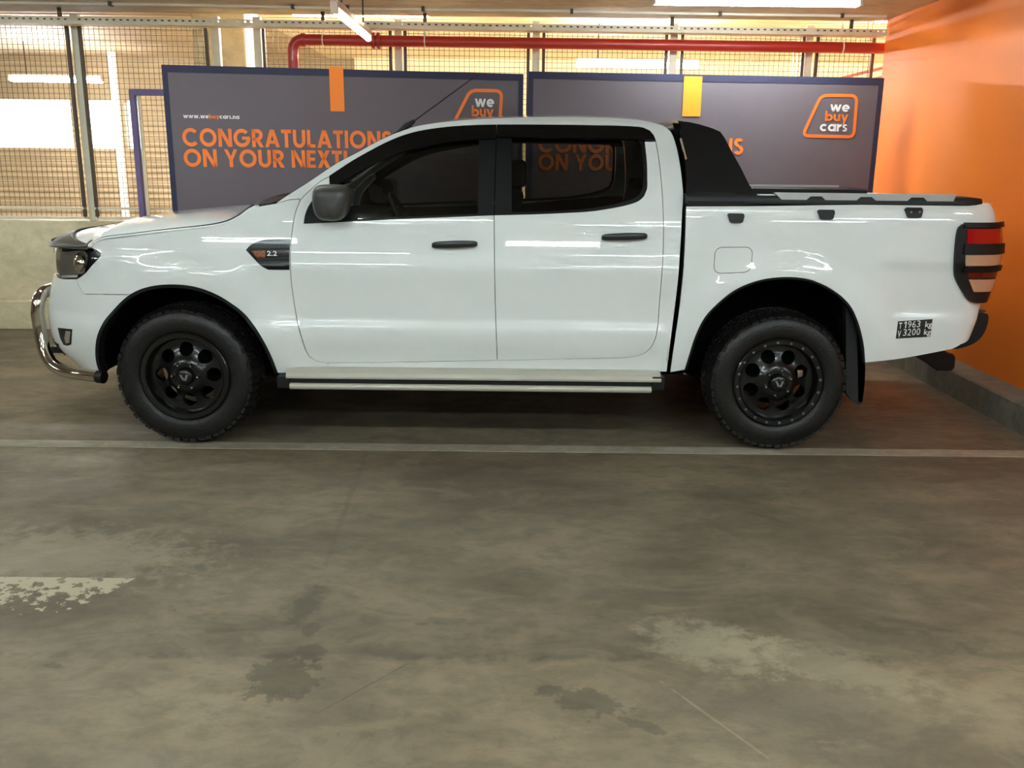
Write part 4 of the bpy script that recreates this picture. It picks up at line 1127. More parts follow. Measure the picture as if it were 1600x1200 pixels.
def decal(name, text, x0, yb, x1, yt, m, parent, off, bold=.0, bed=False, shear=0.0):
    """lettering laid on the body side; pixel box of the text"""
    s0, z0 = inv(x0, yb, bed); s1, _ = inv(x1, yb, bed); _, z1 = inv(x0, yt, bed)
    mb = MB()
    if text == '1':
        mb.add([(.5, 0, 0), (.8, 0, 0), (.8, 1, 0), (.5, 1, 0), (.15, .78, 0), (.15, .62, 0), (.5, .78, 0), (0, 0, 0), (1, 0, 0)], [(0, 1, 2, 3), (3, 4, 5, 6)])
    else: font_mesh(mb, text, lambda u, v: Vector((u, v, 0)), 1.0, bold, shear)
    xs = [v[0] for v in mb.v]; ys = [v[1] for v in mb.v]; a, b, c, d = min(xs), max(xs), min(ys), max(ys)
    mb.v = [tuple(S(s0 + (v[0] - a) / (b - a) * (s1 - s0), z0 + (v[1] - c) / (d - c) * (z1 - z0), bed, off)) for v in mb.v]
    return mb.build(name, m, parent, fix=False)
decal('badge_lettering', '2.2', 417.8, 400.4, 433.5, 392.2, M['white_vinyl'], vt[0], .0105, .02)
decal('badge_lettering', 'TDCi', 397.5, 401, 414, 393.4, M['grey_letter'], vt[0], .0105, .0)

# ---------------------------------------------------------------- door handles
for d, (x0, x1, y0, y1), (rx0, rx1, ry0, ry1) in ((dF, (675, 746, 388, 375.5), (687, 721, 396.5, 368)), (dR, (940, 1011, 376.5, 363), (952, 987, 386.5, 355.5))):
    ca, cb = inv((rx0 + rx1) / 2, (ry0 + ry1) / 2), None
    sx = abs(inv(rx1, ry0)[0] - inv(rx0, ry0)[0]) / 2; sz = abs(inv(rx0, ry1)[1] - inv(rx0, ry0)[1]) / 2
    rec = rrect_path([(ca[0] - sx, ca[1] - sz), (ca[0] + sx, ca[1] - sz), (ca[0] + sx, ca[1] + sz), (ca[0] - sx, ca[1] + sz)], .045)
    # shallow dish
    def dish(s, z, ca=ca, sx=sx, sz=sz):
        r = max(abs(s - ca[0]) / sx, abs(z - ca[1]) / sz); return S(s, z, off=.0025 * min(1, 1) - .016 * (1 - min(1, r) ** 3))
    def dn(s, z, f=dish):
        e = .003; n = (f(s + e, z) - f(s - e, z)).cross(f(s, z + e) - f(s, z - e)); return n.normalized()
    panel('handle_recess', [rec], M['paint'], d, fn=dish, nfn=dn, skirt=.003, gap=0, spacing=.009)
    sa, za = inv(x0, (y0 + 1 + y1 + 2) / 2); sb, zb = inv(x1, (y0 + y1) / 2 - .5); h = .019
    m = MB(); N = 16; rows = []
    for k in range(N + 1):
        q = k / N; s = sa + (sb - sa) * q; z = za + (zb - za) * q
        o_ = .012 + .026 * math.sin(PI * min(1, max(0, q)) ) ** .5 if 0 < q < 1 else .004
        hh = h * (.75 + .25 * math.sin(PI * q) ** .6 if 0 < q < 1 else .55)
        c0 = S(s, z); nv = S_n(s, z); ring = []
        for j in range(13):
            a = 2 * PI * j / 12; ring.append(c0 + nv * (o_ + .008 * math.cos(a)) + Vector((0, 0, hh * math.copysign(abs(math.sin(a)) ** .6, math.sin(a)))))
        rows.append(ring)
    m.grid(rows); m.add(rows[0][:-1], [tuple(range(12))]); m.add(rows[-1][:-1], [tuple(reversed(range(12)))])
    both('door_handle', m, M['handle'], d, auto=50)

# ---------------------------------------------------------------- mirrors
def mirror_body():
    y0 = 4.66; c = atY(511.5, 318, y0); sc = lambda px: (px) / 1422 * 4.80
    m = MB(); rows = []; D = .20
    a0 = atY(482, 318, y0).x; a1 = atY(541, 318, y0).x; zt_ = atY(511, 289, y0).z; zb_ = atY(511, 347, y0).z
    cx, cz, hx, hz_ = (a0 + a1) / 2, (zt_ + zb_) / 2, (a1 - a0) / 2, (zt_ - zb_) / 2
    N = 36
    for (dy, k) in ((.0, .0), (.0, .35), (.004, .62), (.014, .82), (.034, .95), (.065, 1.0), (.11, 1.0), (.16, .98), (.20, .93), (.215, .85)):
        ring = []
        for j in range(N + 1):
            a = 2 * PI * j / N; ca, sa = math.cos(a), math.sin(a)
            ex = math.copysign(abs(ca) ** .55, ca); ez = math.copysign(abs(sa) ** .55, sa)
            shx = 1.0 - .12 * (ez < 0) * abs(ez)
            ring.append(Vector((cx + hx * k * ex * shx + (.012 if ca > 0 else .0) * ez, y0 + dy + (.015 * (1 - ex * k)), cz + hz_ * k * ez)))
        rows.append(ring)
    m.grid(rows); m.add(rows[-1][:-1], [tuple(range(N))])
    return m, cx, cz, hx, hz_, y0
m, cx, cz, hx, hzz, y0 = mirror_body()
mm = both('wing_mirror', m, M['grey_plastic'], dF, auto=60)
a = MB(); a.hexa([(cx - .04, y0 + .15, cz - .12), (cx + .05, y0 + .15, cz - .12), (cx + .05, y0 + .30, cz - .14), (cx - .04, y0 + .30, cz - .14), (cx - .04, y0 + .15, cz - .05), (cx + .05, y0 + .15, cz - .05), (cx + .05, y0 + .30, cz - .05), (cx - .04, y0 + .30, cz - .05)])
MBs = a
# ---------------------------------------------------------------- load bed
cBEDL = C([(1072, 322), (1070.5, 370), (1067, 430), (1060, 490), (1052, 545), (1047, 582)], bed=True)
cARR = C(ARCH_R, bed=True)
cBEDB = C([(1351.5, 567), (1405, 561), (1450, 553), (1488, 545.5)], bed=True)
ztail = .66
bedtop = C([(1525, 318), (1450, 318.5), (1300, 320), (1180, 321.5), (1072, 322)], bed=True)
S_E = S_TAIL - .80
tailb = [(cBEDB[-1][0] + .06, cBEDB[-1][1] + .025), (cBEDB[-1][0] + .12, .62), (S_E, .66)]
zbt = bedtop[0][1]
bedp = join(cBEDL, C([(1047, 582), (1070, 578)], bed=True), cARR, cBEDB, tailb, [(S_E, zbt)], [(bedtop[0][0] + .03, zbt)], bedtop)
bd = panel('bed_side', [bedp], M['paint'], bed=True)
tg = [S(S_E, z, True) for z in np.linspace(.66, zbt, 24)]
across('tailgate', tg, M['paint'], prof=lambda t, i: Vector((.012, 0, 0)) * (1 - t ** 4), n=20, thick=.02, zdir=(1, 0, 0))
# fuel flap: shallow seam around a rounded door
fl0 = inv(1114.5, 428, True); fl1 = inv(1177, 385.5, True)
flp = rrect_path([(fl0[0], fl0[1]), (fl1[0] - .006, fl0[1] + .012), (fl1[0], fl1[1]), (fl0[0], fl1[1] - .004)], .045)
panel('fuel_flap_seam', [flp], M['trim'], bd, bed=True, off=.0006, skirt=0, gap=0, both=False, spacing=.03)
panel('fuel_flap', [flp], M['paint'], bd, bed=True, off=.0018, skirt=.002, gap=.003, both=False)
# inner walls and floor of the bed
x0, x1 = S(*cBEDL[0], True).x + .02, 2.40
m = MB(); m.box((x0, YC - .43, .62), (x1, YC + .43, .68)); m.build('bed_floor', M['trim'], truck)
m = MB(); m.box((x0, YC - .83, .985), (x1, YC - .43, 1.0)); both('wheel_housing', m, M['trim'])
m = MB(); m.box((x0, YC - .83, 1.0), (x1, YC - .79, 1.325)); both('bed_inner_wall', m, M['trim'])
boxo('bed_front_wall', (x0 - .02, YC - .86, .62), (x0 + .02, YC + .86, 1.33), M['trim'], truck)
# roll cover with ribs
m = MB(); m.box((x0 + .02, YC - .74, 1.300), (x1, YC + .74, 1.318))
for k in range(24): m.box((x0 + .06 + k * .064, YC - .74, 1.316), (x0 + .105 + k * .064, YC + .74, 1.323))
m.build('roll_cover', M['satin_black'], truck, bevel=.002)
# rail caps
zc = zbt
xs_c = S(*bedtop[-1], True).x; xe_c = S(*bedtop[0], True).x
def wtop(x): return YC - S(x, zc - .004, True).y
cap = []
for k in range(41):
    x = xs_c + (xe_c + .035 - xs_c) * k / 40; w = wtop(min(x, 2.45)); dr = max(0, (x - 2.36) / .2); z = zc
    w -= .05 * dr ** 2
    cap.append([Vector((x, YC - w - .006, z - .014)), Vector((x, YC - w - .008, z + .006)), Vector((x, YC - w + .004, z + .030 - .030 * dr ** 2)), Vector((x, YC - w + .10, z + .034 - .030 * dr ** 2)), Vector((x, YC - w + .13, z + .02 - .02 * dr ** 2)), Vector((x, YC - w + .13, z - .03))])
m = MB().grid(cap); m.add(cap[0], [tuple(range(6))]); m.add(cap[-1], [tuple(reversed(range(6)))])
rc = both('rail_cap', m, M['trim'], auto=40)
# silver rail along the cap, notched three times
ra = atY(1208, 306, 4.86).x; rb = atY(1491, 305, 4.86).x
n0 = [(1258, 1288), (1336, 1366), (1415, 1446)]
prof = []
zt_ = zc + .045; zb_ = zc + .010
top = [(ra, zt_), (rb, zt_)]
botm = [(rb - .01, zb_)]
for a_, b_ in n0[::-1]:
    xb_, xa_ = atY(b_, 312, 4.86).x, atY(a_, 312, 4.86).x
    botm += [(xb_, zb_), (xb_ - .02, zb_ + .018), (xa_ + .02, zb_ + .018), (xa_, zb_)]
botm += [(ra + .04, zb_)]
yr = YC - wtop(1.8) - .010
m = MB(); pl2 = [Vector((x, yr, z)) for x, z in top + botm]; m.prism(pl2, (0, .03, 0)); both('silver_rail', m, M['silver'], rc)
# tie-down hooks
for (xa, xb, yt, yb, bolts) in ((1136, 1162, 334, 348.5, 0), (1276, 1303, 328.5, 343.5, 0), (1412, 1440.5, 326, 341, 1)):
    sa, zt1 = inv(xa, yt, True); sb, zb1 = inv(xb, yb, True); wdt = sb - sa
    pg = rrect_path([(sa, zt1), (sa + wdt * .20, zb1), (sb - wdt * .10, zb1), (sb, zt1 - .012), (sb - .006, zt1)], .01)
    hk = panel('tie_down_hook', [pg], M['trim'], bed=True, off=.016, skirt=.02, gap=0, both=True)
    if bolts:
        for q in (.32, .78):
            c0 = S(sa + wdt * q, zt1 - .02, True, .016); m = MB().lathe([(0, -.003), (.006, -.003), (.006, .004)], c0, 'y', 10); both('hook_bolt', m, M['steel'], hk)

# ---------------------------------------------------------------- sports bar
def sb_pt(px, py, w): return atY(px, py, YC - w)
BW = lambda z: .895 - (z - 1.33) * .50
def sbp(px, py):
    z = 1.5
    for _ in range(8):
        p = atY(px, py, YC - BW(z)); z = p.z
    return p
SBL = [(1074, 321), (1074.5, 300), (1072.5, 255), (1066.5, 225), (1061, 200), (1060, 189)]
SBT = [(1060, 189), (1080, 191.5), (1099, 196.5), (1114, 201), (1126, 206.5)]
SBR = [(1126, 206.5), (1132, 215), (1142.5, 235), (1158, 263), (1171, 289), (1177.5, 299), (1185, 305.5), (1197, 309), (1212, 311)]
SBB = [(1212, 311), (1216, 319), (1150, 321), (1074, 321)]
loop2 = [tuple(p) for c in (SBL, SBT, SBR) for p in catmull(c, 6)[:-1]] + [tuple(p) for p in SBB[:-1]]
pts3 = [sbp(*p) for p in loop2]
m = MB(); V, T, B = fill2d([[(p.x, p.z) for p in pts3]], None)
m.add([Vector((x, YC - BW(z), z)) for x, z in V], T); m.add([Vector((x, YC - BW(z) + .055, z)) for x, z in V], [tuple(reversed(t)) for t in T])
for i, p in enumerate(pts3):
    q = pts3[(i + 1) % len(pts3)]; e = Vector((0, .055, 0)); m.add([p, q, q + e, p + e], [(0, 3, 2, 1)])
sbn = both('sports_bar_side', m, M['satin_black'])
# lower sleeve of the bar
sl = [(1076, 300), (1146, 299.5), (1152, 309), (1166, 318.5), (1150, 321), (1075, 321)]
m = MB(); q = [sbp(*p) + Vector((0, -.005, 0)) for p in sl]; m.prism(q, (0, .012, 0)); both('bar_sleeve', m, M['trim'], sbn, bevel=.003)
# arch over the bed
tp = [sbp(*p) for p in catmull(SBT, 8)]
rows = []
for i, p in enumerate(tp):
    w = YC - p.y; row = []
    for k in range(25):
        t = -math.cos(PI * k / 24); row.append(Vector((p.x, YC + w * t, p.z + .002 + .012 * (1 - t * t) ** .6)))
    rows.append(row)
o = MB().grid(rows).build('sports_bar_top', M['steel'], truck, smooth=True); s_ = o.modifiers.new('thickness', 'SOLIDIFY'); s_.thickness = .05; s_.offset = 1 if o.data.polygons[0].normal.z < 0 else -1
# red reflector strip between bar and cab, and dark filler
m = MB(); a = atY(1063.5, 216, YC - .83); b = atY(1072, 249, YC - .83); m.bar(a, b, .016, .008); both('reflector_strip', m, M['clear_lens'], sbn)
m = MB(); q = [atY(px, py, YC - .70) for px, py in ((1052, 192), (1063, 193), (1078, 255), (1080, 322), (1066, 322), (1069, 300), (1066, 262), (1058, 215))]
m.prism(q, (0, .03, 0)); both('bar_flange', m, M['void'])

# ---------------------------------------------------------------- tail lamps and rear bumper
BEDT = True
sL, zTop = inv(1497, 352, True); _, zBot = inv(1513, 470, True)
tl = C([(1522, 472.5), (1513, 470), (1504, 458), (1490.5, 432), (1489.8, 410), (1491, 387.5), (1493.5, 365), (1496.5, 355), (1502, 350.5), (1512, 350)], bed=True, step=4)
sR = S_TAIL - .86
lampo = join(tl, [(sR, tl[-1][1] + .004), (sR, tl[0][1])])
tls = panel('tail_light', [lampo], M['trim'], bed=True, off=.022, skirt=.03, gap=0)
def lensband(name, pxs, m, off, mode=True):
    L = C(pxs, bed=True, smooth=False, step=4); za = L[0][1]; zb = L[-1][1]
    lp = join(L, [(sR + .002, zb), (sR + .002, za)])
    return panel(name, [lp], m, tls, bed=True, off=off, skirt=.012, gap=0)
lensband('red_lens', [(1508, 358), (1507, 381)], M['red_lens'], .027)
lensband('clear_lens', [(1505, 398), (1505, 413)], M['clear_lens'], .027)
lensband('dark_red_lens', [(1508, 423), (1509, 434)], M['dark_red'], .024)
lensband('reverse_lens', [(1509.5, 436), (1516.5, 455)], M['clear_lens'], .027)
for za, zb in ((381.5, 397), (414, 422), (348, 356)):
    z1_, z2_ = inv(1500, za, True)[1], inv(1500, zb, True)[1]; s1_ = inv(1503, za, True)[0]
    panel('lamp_guard_bar', [[(s1_, z1_), (sR + .01, z1_), (sR + .01, z2_), (s1_, z2_)]], M['trim'], tls, bed=True, off=.036, skirt=.02, gap=0)
# bumper: profile swept across
bp_ = [(1525, 489), (1545, 491), (1546, 497), (1542, 514), (1532, 530), (1516, 540), (1497, 545.5)]
Yb = YC - .80
pr3 = [atY(*p, Yb) for p in catmull(bp_, 6)]
inner = [Vector((p.x - .10, 0, p.z + (.0 if i < 3 else .02))) for i, p in enumerate(pr3)]
m = MB(); rows = []
for k in range(21):
    t = -1 + 2 * k / 20; wv = Yb + (2 * YC - 2 * Yb) * k / 20; pull = .004 * abs(t) ** 6
    rows.append([Vector((p.x - pull + .03 * (1 - t * t), wv, p.z)) for p in pr3] + [Vector((p.x - .12, wv, p.z)) for p in reversed(pr3)])
m.grid([r + [r[0]] for r in rows]); m.add(rows[0], [tuple(range(len(rows[0])))]); m.add(rows[-1], [tuple(reversed(range(len(rows[0]))))])
rb_ = m.build('rear_bumper', M['trim'], truck, auto=50)
za_ = pr3[0].z
boxo('bumper_step', (pr3[0].x - .02, YC - .74, za_ - .004), (pr3[0].x + .085, YC + .74, za_ + .008), M['grey_plastic'], rb_, bevel=.003)
# tow hitch
Yh = YC - .10
hp = [(1420, 553), (1475, 546), (1481, 552), (1490, 553.5), (1493.5, 558), (1492, 575), (1487, 580), (1465, 579.5), (1460, 575), (1440, 562)]
q = [atY(px, py, YC - .45) for px, py in hp]
MB().prism(q, (0, .08, 0)).build('tow_hitch', M['trim'], truck, bevel=.006)
MB().tube([(q[4].x - .08, YC - .40, q[4].z - .04), (q[4].x - .08, YC + .5, q[4].z - .04)], .03, 12).build('tow_bar', M['trim'], truck, auto=50)

# ---------------------------------------------------------------- weight sticker
stk = join(C([(1403, 502), (1457, 498.5), (1453.5, 526), (1399.5, 529)], bed=True, smooth=False))
sk = panel('weight_sticker', [stk], M['black_vinyl'], bed=True, off=.0022, skirt=.0015, gap=0, both=False)[0]
for tx, x0_, x1_, yb, yt, bo in (('T', 1403.6, 1408.4, 513.6, 504.0, .02), ('1', 1410.6, 1416.4, 512.6, 502, .0), ('9', 1417.5, 1423, 512.2, 501.5, .0), ('6', 1424.5, 1430, 511.6, 501, .0), ('3', 1431.5, 1437, 511, 500.5, .0), ('kg', 1444.5, 1455, 514, 502, .012),
                       ('V', 1401.5, 1406.5, 527, 516.5, .02), ('3', 1410, 1415.4, 524.5, 514, .0), ('2', 1417, 1422.5, 524, 513.5, .0), ('0', 1424, 1429.6, 523.5, 513, .0), ('0', 1431, 1436.6, 523, 512.5, .0), ('kg', 1442.5, 1453, 525.5, 514, .012)):
    decal('sticker_lettering', tx, x0_, yb, x1_, yt, M['white_vinyl'], sk, .0032, bo, bed=True)

# ---------------------------------------------------------------- nudge bar
yn = YC - .66
def nb_(px, py, w=.66): return atY(px, py, YC - w)
leg = [nb_(154, 588, .80), nb_(125, 584.5, .78), nb_(97, 578.5, .74), nb_(80, 567, .71), nb_(69, 546, .68), nb_(62.5, 515, .66), nb_(58.5, 488, .66)]
R_N = .035
topc = nb_(59, 470, .66)
corner = [nb_(59.5, 474, .655), nb_(62, 463, .635), nb_(67, 457, .60), Vector((nb_(67, 457, .6).x + .0, YC - .52, nb_(67, 457, .6).z + .004))]
half = [Vector(p) for p in catmull(leg + corner, .02)]
mid = Vector((half[-1].x - .03, YC, half[-1].z))
full = half + [mid] + [Vector((p.x, 2 * YC - p.y, p.z)) for p in reversed(half)]
nb = MB().tube([Vector(p) for p in catmull(full, .03)], R_N, 18).build('nudge_bar', M['chrome'], truck, auto=50)
e = leg[0]; d = (leg[0] - leg[1]).normalized()
m = MB().tube([e - d * .005, e + d * .035], R_N * 1.06, 16); both('end_cap', m, M['trim'], (nb, nb), auto=50)
m = MB(); a = nb_(90, 546, .45); m.bar(a + Vector((-.04, 0, .0)), a + Vector((.14, 0, -.0)), .03, .04); both('bar_bracket', m, M['trim'], (nb, nb), bevel=.005)

# ---------------------------------------------------------------- arch liners, trims and mud flaps
def liner(name, curve, bed, depth, m):
    rows = []
    for p in curve:
        a = S(*p, bed, -.004)
        rows.append([a, a + Vector((0, .05, 0)), Vector((a.x, YC - .9 + depth, a.z))])
    mb = MB().grid(rows); both(name, mb, m, smooth=True)
    c = [r[-1] for r in rows]; mb = MB(); mb.add(c, [tuple(range(len(c)))]); both('arch_back_wall', mb, m)
liner('arch_liner', cARF, False, .50, M['void']); liner('arch_liner', cARR, True, .46, M['void'])
def archtrim(curve, bed, w):
    rows = []
    n = len(curve)
    for i, p in enumerate(curve):
        q0_ = curve[max(0, i - 1)]; q1_ = curve[min(n - 1, i + 1)]; t = Vector((q1_[0] - q0_[0], q1_[1] - q0_[1])).normalized(); nrm = Vector((t.y, -t.x))
        rows.append([S(p[0], p[1], bed, .004), S(p[0] + nrm.x * w, p[1] + nrm.y * w, bed, .002), S(p[0] + nrm.x * w, p[1] + nrm.y * w, bed, -.05)])
    mb = MB().grid(rows); both('arch_trim', mb, M['trim'], smooth=False, auto=40)
archtrim(cARF, False, .016)
archtrim(cARR, True, .010)
yf = YC - .90
fp = [(1322, 478), (1333, 492), (1344, 520), (1350, 545), (1352, 575), (1351, 600), (1348, 628), (1343, 633), (1336, 630), (1328, 622), (1322, 614)]
q = [atY(px, py, yf) for px, py in fp]
m = MB().prism(q, (0, .05, 0)); 
q2 = [atY(px, py, yf) for px, py in ((1338, 500), (1350, 545), (1352, 575), (1351, 600), (1347, 629), (1341, 628), (1340, 560))]
m.prism([p + Vector((0, .0, 0)) for p in q2], (0, .30, 0)); both('mud_flap', m, M['mudflap'])

# ---------------------------------------------------------------- side steps
YS = YC - .985
zt1 = atY(740, 581, YS).z; 
xa, xb = atY(445, 590, YS).x, atY(1036, 588, YS).x
sections = [(581.5, 594.5, 445, 1034, .045), (602.5, 613, 453, 1018, .03)]
m = MB()
za, zb = atY(740, 580, YS + .04).z, atY(740, 595, YS).z
pr = [(YS + .16, za + .004), (YS + .05, za + .004), (YS + .012, za - .012), (YS, zb + .014), (YS + .004, zb), (YS + .16, zb)]
xa, xb = atY(446, 590, YS).x, atY(1034, 588, YS).x
m.prism([Vector((xa, y, z)) for y, z in pr], (xb - xa, 0, 0)); st_ = both('side_step', m, M['alu'], bevel=.004)
m = MB(); z0_, z1_ = atY(740, 612.5, YS - .01).z, atY(740, 602.5, YS - .01).z; xa2, xb2 = atY(453, 608, YS).x, atY(1018, 606, YS).x
rr = (z1_ - z0_) / 2; m.tube([(xa2, YS + .01, z0_ + rr), (xb2, YS + .01, z0_ + rr)], rr, 16); both('step_tube', m, M['alu'], st_, auto=50)
m = MB(); m.box((xa2 - .02, YS + .02, z0_ + rr * .6), (xb2 + .02, YS + .14, zb)); 
m.box((xa2 - .07, YS + .005, z0_ + .005), (xa2 - .003, YS + .10, zb + .012)); m.box((xb2 + .003, YS + .005, z0_ + .018), (xb2 + .07, YS + .10, zb + .03)); both('step_bracket', M and m, M['trim'], st_, bevel=.004)
m = MB()
for x in (-.95, -.1, .7): m.box((x - .03, YS + .10, zb - .02), (x + .03, YC - .5, zb + .01))
both('step_arm', m, M['trim'], st_)

# ---------------------------------------------------------------- underbody, cabin
m = MB(); m.box((-1.2, YC - .80, .40), (.95, YC + .80, .47)); m.box((-2.35, YC - .42, .42), (-1.2, YC + .42, .62)); m.box((-1.0, YC - .84, .44), (.95, YC - .80, .60)); m.box((-1.0, YC + .80, .44), (.95, YC + .84, .60))
m.build('underbody', M['void'], truck)
m = MB(); m.box((-2.2, YC - .48, .36), (1.95, YC - .40, .50)); both('chassis_rail', m, M['void'])
for x in (XF, XR): MB().tube([(x, YC - .70, HUBZ), (x, YC + .70, HUBZ)], .05, 12).build('axle', M['void'], truck)
boxo('engine_bay_floor', (-2.4, YC - .43, .60), (-1.25, YC + .43, .98), M['void'], truck)
boxo('firewall', (-1.32, YC - .80, .47), (-1.26, YC + .80, 1.20), M['void'], truck)
# door inner panels keep the cabin dark below the glass
dtr = join(C([(470, 349), (772, 337), (1000, 318), (1030, 318)], smooth=False), C([(1030, 318), (1026, 510), (985, 556), (512, 565), (470, 510), (470, 349)], smooth=False))
panel('door_lining', [dtr], M['cabin'], off=-.07, skirt=0, gap=0, spacing=.08)
m = MB(); rows = []
for k in range(9):
    x = -1.24 + .05 * k; z = 1.20 + .035 * math.sin(PI * k / 9) ; rows.append([Vector((x, YC - .76, z)), Vector((x, YC + .76, z))])
m.grid(rows); m.add([(-.84, YC - .76, 1.20), (-.84, YC + .76, 1.20), (-.90, YC + .76, .75), (-.90, YC - .76, .75)], [(0, 1, 2, 3)]); m.build('dashboard', M['cabin'], truck)
def seat(x, y, w, zb=.80):
    st = MB(); st.hexa([(x - .42, y - w, zb - .10), (x + .06, y - w, zb - .12), (x + .06, y + w, zb - .12), (x - .42, y + w, zb - .10), (x - .42, y - w, zb + .04), (x + .06, y - w, zb), (x + .06, y + w, zb), (x - .42, y + w, zb + .04)])
    s = st.build('seat', M['cabin'], truck, bevel=.04, seg=3)
    b = MB(); b.hexa([(x, y - w, zb), (x + .13, y - w, zb), (x + .13, y + w, zb), (x, y + w, zb), (x + .16, y - w * .82, zb + .58), (x + .26, y - w * .82, zb + .58), (x + .26, y + w * .82, zb + .58), (x + .16, y + w * .82, zb + .58)])
    b.build('backrest', M['cabin'], s, bevel=.035, seg=3); return s
for yy in (-.38, .38):
    s = seat(-.20, YC + yy, .25)
    h = MB(); h.box((-.02, YC + yy - .13, 1.40), (.07, YC + yy + .13, 1.55)); h.build('headrest', M['cabin'], s, bevel=.03, seg=3)
s = seat(.60, YC, .62, .82)
for yy in (-.38, .38): h = MB(); h.box((.76, YC + yy - .12, 1.36), (.83, YC + yy + .12, 1.44)); h.build('headrest', M['cabin'], s, bevel=.025, seg=3)
cw_ = Vector((-.72, YC + .38, 1.16)); ax = Vector((.85, 0, .5)).normalized(); u_ = Vector((0, 1, 0)); v_ = ax.cross(u_)
m = MB().tube([cw_ + (u_ * math.cos(a) + v_ * math.sin(a)) * .185 for a in [2 * PI * k / 32 for k in range(32)]], .015, 8, closed=True)
for a in (0.2, PI - .2, -PI / 2): m.bar(cw_, cw_ + (u_ * math.cos(a) + v_ * math.sin(a)) * .18, .03, .02)
m.tube([cw_ - ax * .25, cw_ + ax * .02], .05, 12); m.build('steering_wheel', M['grey_plastic'], truck, auto=50)
boxo('rear_mirror', (-.78, YC - .12, 1.60), (-.74, YC + .12, 1.67), M['cabin'], truck, bevel=.01)

# antenna
a = atY(636, 197, YC); b = atY(739, 122, YC)
zr = a.z
an = MB().tube([a + Vector((-.05, 0, -.06)), a + Vector((.0, 0, .0)), a + (b - a) * .12], [.03, .022, .010], 12).build('antenna', M['trim'], truck, auto=60)
MB().tube([a, b], [.0045, .0028], 8).build('antenna_mast', M['trim'], an)

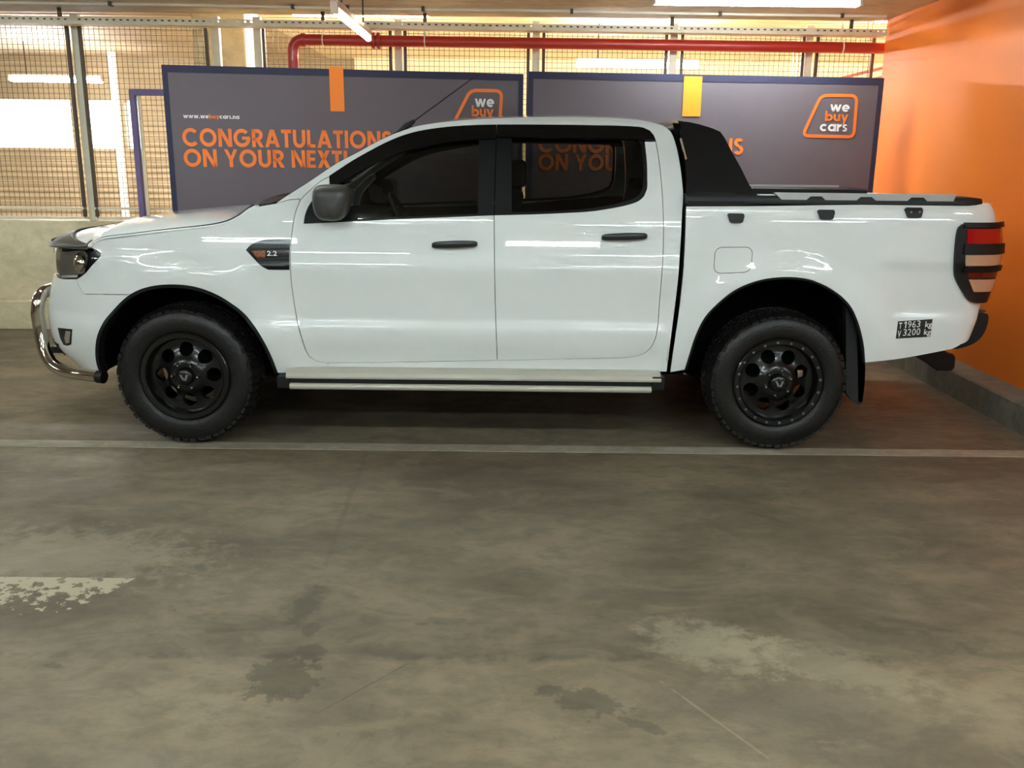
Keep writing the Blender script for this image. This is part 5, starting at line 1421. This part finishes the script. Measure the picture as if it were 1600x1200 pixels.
# ---------------------------------------------------------------- wheels
def wheel(cx, label=None, bead=True, rot=0.0):
    """built with its outer face towards -y"""
    c = Vector((cx, YC - .945, HUBZ))
    w = empty('wheel', (cx - TO.x, c.y - TO.y, HUBZ - TO.z)); w['_org'] = tuple(c); w.parent = truck
    tp = [(.236, .045), (.240, .022), (.252, .010), (.270, .003), (.296, .0), (.322, .002), (.345, .010), (.360, .022), (.371, .040), (.376, .062), (.378, .09), (.379, .135), (.378, .18), (.376, .208), (.371, .23), (.355, .255), (.32, .268), (.27, .265), (.236, .235)]
    MB().lathe(tp, c, 'y', 96).build('tyre', M['rubber'], w, smooth=True)
    # tread blocks
    m = MB(); N = 52
    def blk(t0, t1, a0, a1, r0, r1):
        p = []
        for r_, in ((r0,), (r1,)):
            for t, a in ((t0, a0), (t1, a0), (t1, a1), (t0, a1)):
                p.append(c + Vector((r_ * math.cos(t), a, r_ * math.sin(t))))
        m.hexa(p)
    for k in range(N):
        t = 2 * PI * k / N; d = 2 * PI / N
        e = .018 if k % 2 else .028
        # shoulder lugs: tilted outwards over the sidewall
        p = []
        for (ra, aa, rb, ab) in ((.352, e - .012, .372, .068),):
            for (rr_, a_) in ((ra, aa), (rb, ab)): 
                pass
        t0, t1 = t + d * .12, t + d * .86
        P3 = lambda r_, th, a_: c + Vector((r_ * math.cos(th), a_, r_ * math.sin(th)))
        m.hexa([P3(.350, t0, e - .010), P3(.350, t1, e - .010), P3(.370, t1, .075), P3(.370, t0, .075), P3(.366, t0, e - .012), P3(.366, t1, e - .012), P3(TYR, t1, .072), P3(TYR, t0, .072)])
        m.hexa([P3(.370, t0, .195), P3(.370, t1, .195), P3(.345, t1, .262), P3(.345, t0, .262), P3(TYR, t0, .198), P3(TYR, t1, .198), P3(.366, t1, .262), P3(.366, t0, .262)])
        blk(t + d * .0, t + d * .8, .082, .118, .374, TYR); blk(t + d * .35, t + d * 1.1, .124, .15, .374, TYR); blk(t + d * .1, t + d * .85, .156, .188, .374, TYR)
    m.build('tread', M['rubber'], w)
    # rim: barrel and lip
    MB().lathe([(.245, .030), (.243, .012), (.236, .006), (.214, .008), (.208, .014), (.203, .030), (.200, .085), (.200, .235), (.236, .235)], c, 'y', 72).build('rim', M['rim'], w, smooth=False, auto=35)
    # disc with eight round holes
    def ring(r, n): return [(r * math.cos(2 * PI * k / n), r * math.sin(2 * PI * k / n)) for k in range(n)]
    loops = [ring(.2015, 72)]
    for k in range(8):
        a = rot + 2 * PI * k / 8; loops.append([(.143 * math.cos(a) + x, .143 * math.sin(a) + y) for x, y in ring(.0385, 24)])
    V, T, B = fill2d(loops, .014)
    dep = Curve1([(0, .030), (.06, .030), (.085, .034), (.10, .046), (.14, .066), (.175, .074), (.2015, .072)])
    dm = MB(); f3 = lambda v, o=0: c + Vector((v[0], dep(math.hypot(*v)) + o, v[1]))
    dm.add([f3(v) for v in V], T)
    for a, b in B: dm.add([f3(V[a]), f3(V[b]), f3(V[b], .028), f3(V[a], .028)], [(0, 1, 2, 3)])
    dm.build('wheel_disc', M['rim'], w, auto=40)
    for k in range(8):
        a = rot + 2 * PI * k / 8; cc = f3((.143 * math.cos(a), .143 * math.sin(a)), -.001)
    # brake drum behind
    MB().lathe([(0, .15), (.12, .15), (.15, .16), (.15, .24), (0, .24)], c, 'y', 40).build('brake_drum', M['void'], w, auto=40)
    cap = MB().lathe([(0, -.004), (.030, -.004), (.040, .002), (.048, .012), (.052, .034)], c, 'y', 40).build('centre_cap', M['rim'], w, auto=35)
    b = MB(); o_ = -.0055
    for poly in ([(-.022, .014), (-.012, .014), (.001, -.010), (-.002, -.019), (-.008, -.014)], [(.004, -.019), (.012, -.019), (.024, .014), (.014, .014), (.009, .002), (.009, -.006), (.003, -.006)]):
        b.prism([c + Vector((x, o_, y)) for x, y in poly], (0, .003, 0))
    b.build('cap_emblem', M['grey_letter'], cap)
    for k in range(6):
        a = rot + .5 + 2 * PI * k / 6; q = c + Vector((.070 * math.cos(a), 0, .070 * math.sin(a)))
        MB().lathe([(0, .006), (.006, .007), (.0095, .013), (.0095, .036)], q, 'y', 6).build('lug_nut', M['steel'], w, auto=30)
    if bead:
        for k in range(20):
            a = 2 * PI * (k + .3) / 20; q = c + Vector((.224 * math.cos(a), 0, .224 * math.sin(a)))
            MB().lathe([(.0028, .0025), (.0062, .0025), (.0066, .008)], q, 'y', 10).build('rim_bolt', M['grey_letter'], w)
    return w
def copy_wheel(w, flip_x):
    r = w.copy(); COL.objects.link(r); r.parent = truck
    def rec(o, p):
        for ch in list(o.children):
            d = ch.copy(); COL.objects.link(d); d.parent = p; rec(ch, d)
    rec(w, r)
    r.location.y = -w.location.y; r.rotation_euler = (0, 0, PI)
    return r
wf_ = wheel(XF, bead=False, rot=-PI / 2); wr_ = wheel(XR, bead=True, rot=-PI / 2 + .37)
copy_wheel(wf_, 0); copy_wheel(wr_, 0)

for _o in bpy.data.objects:
    if '_org' in _o.keys(): del _o['_org']
for _m in bpy.data.meshes:
    if 'nn' in _m.keys(): del _m['nn']
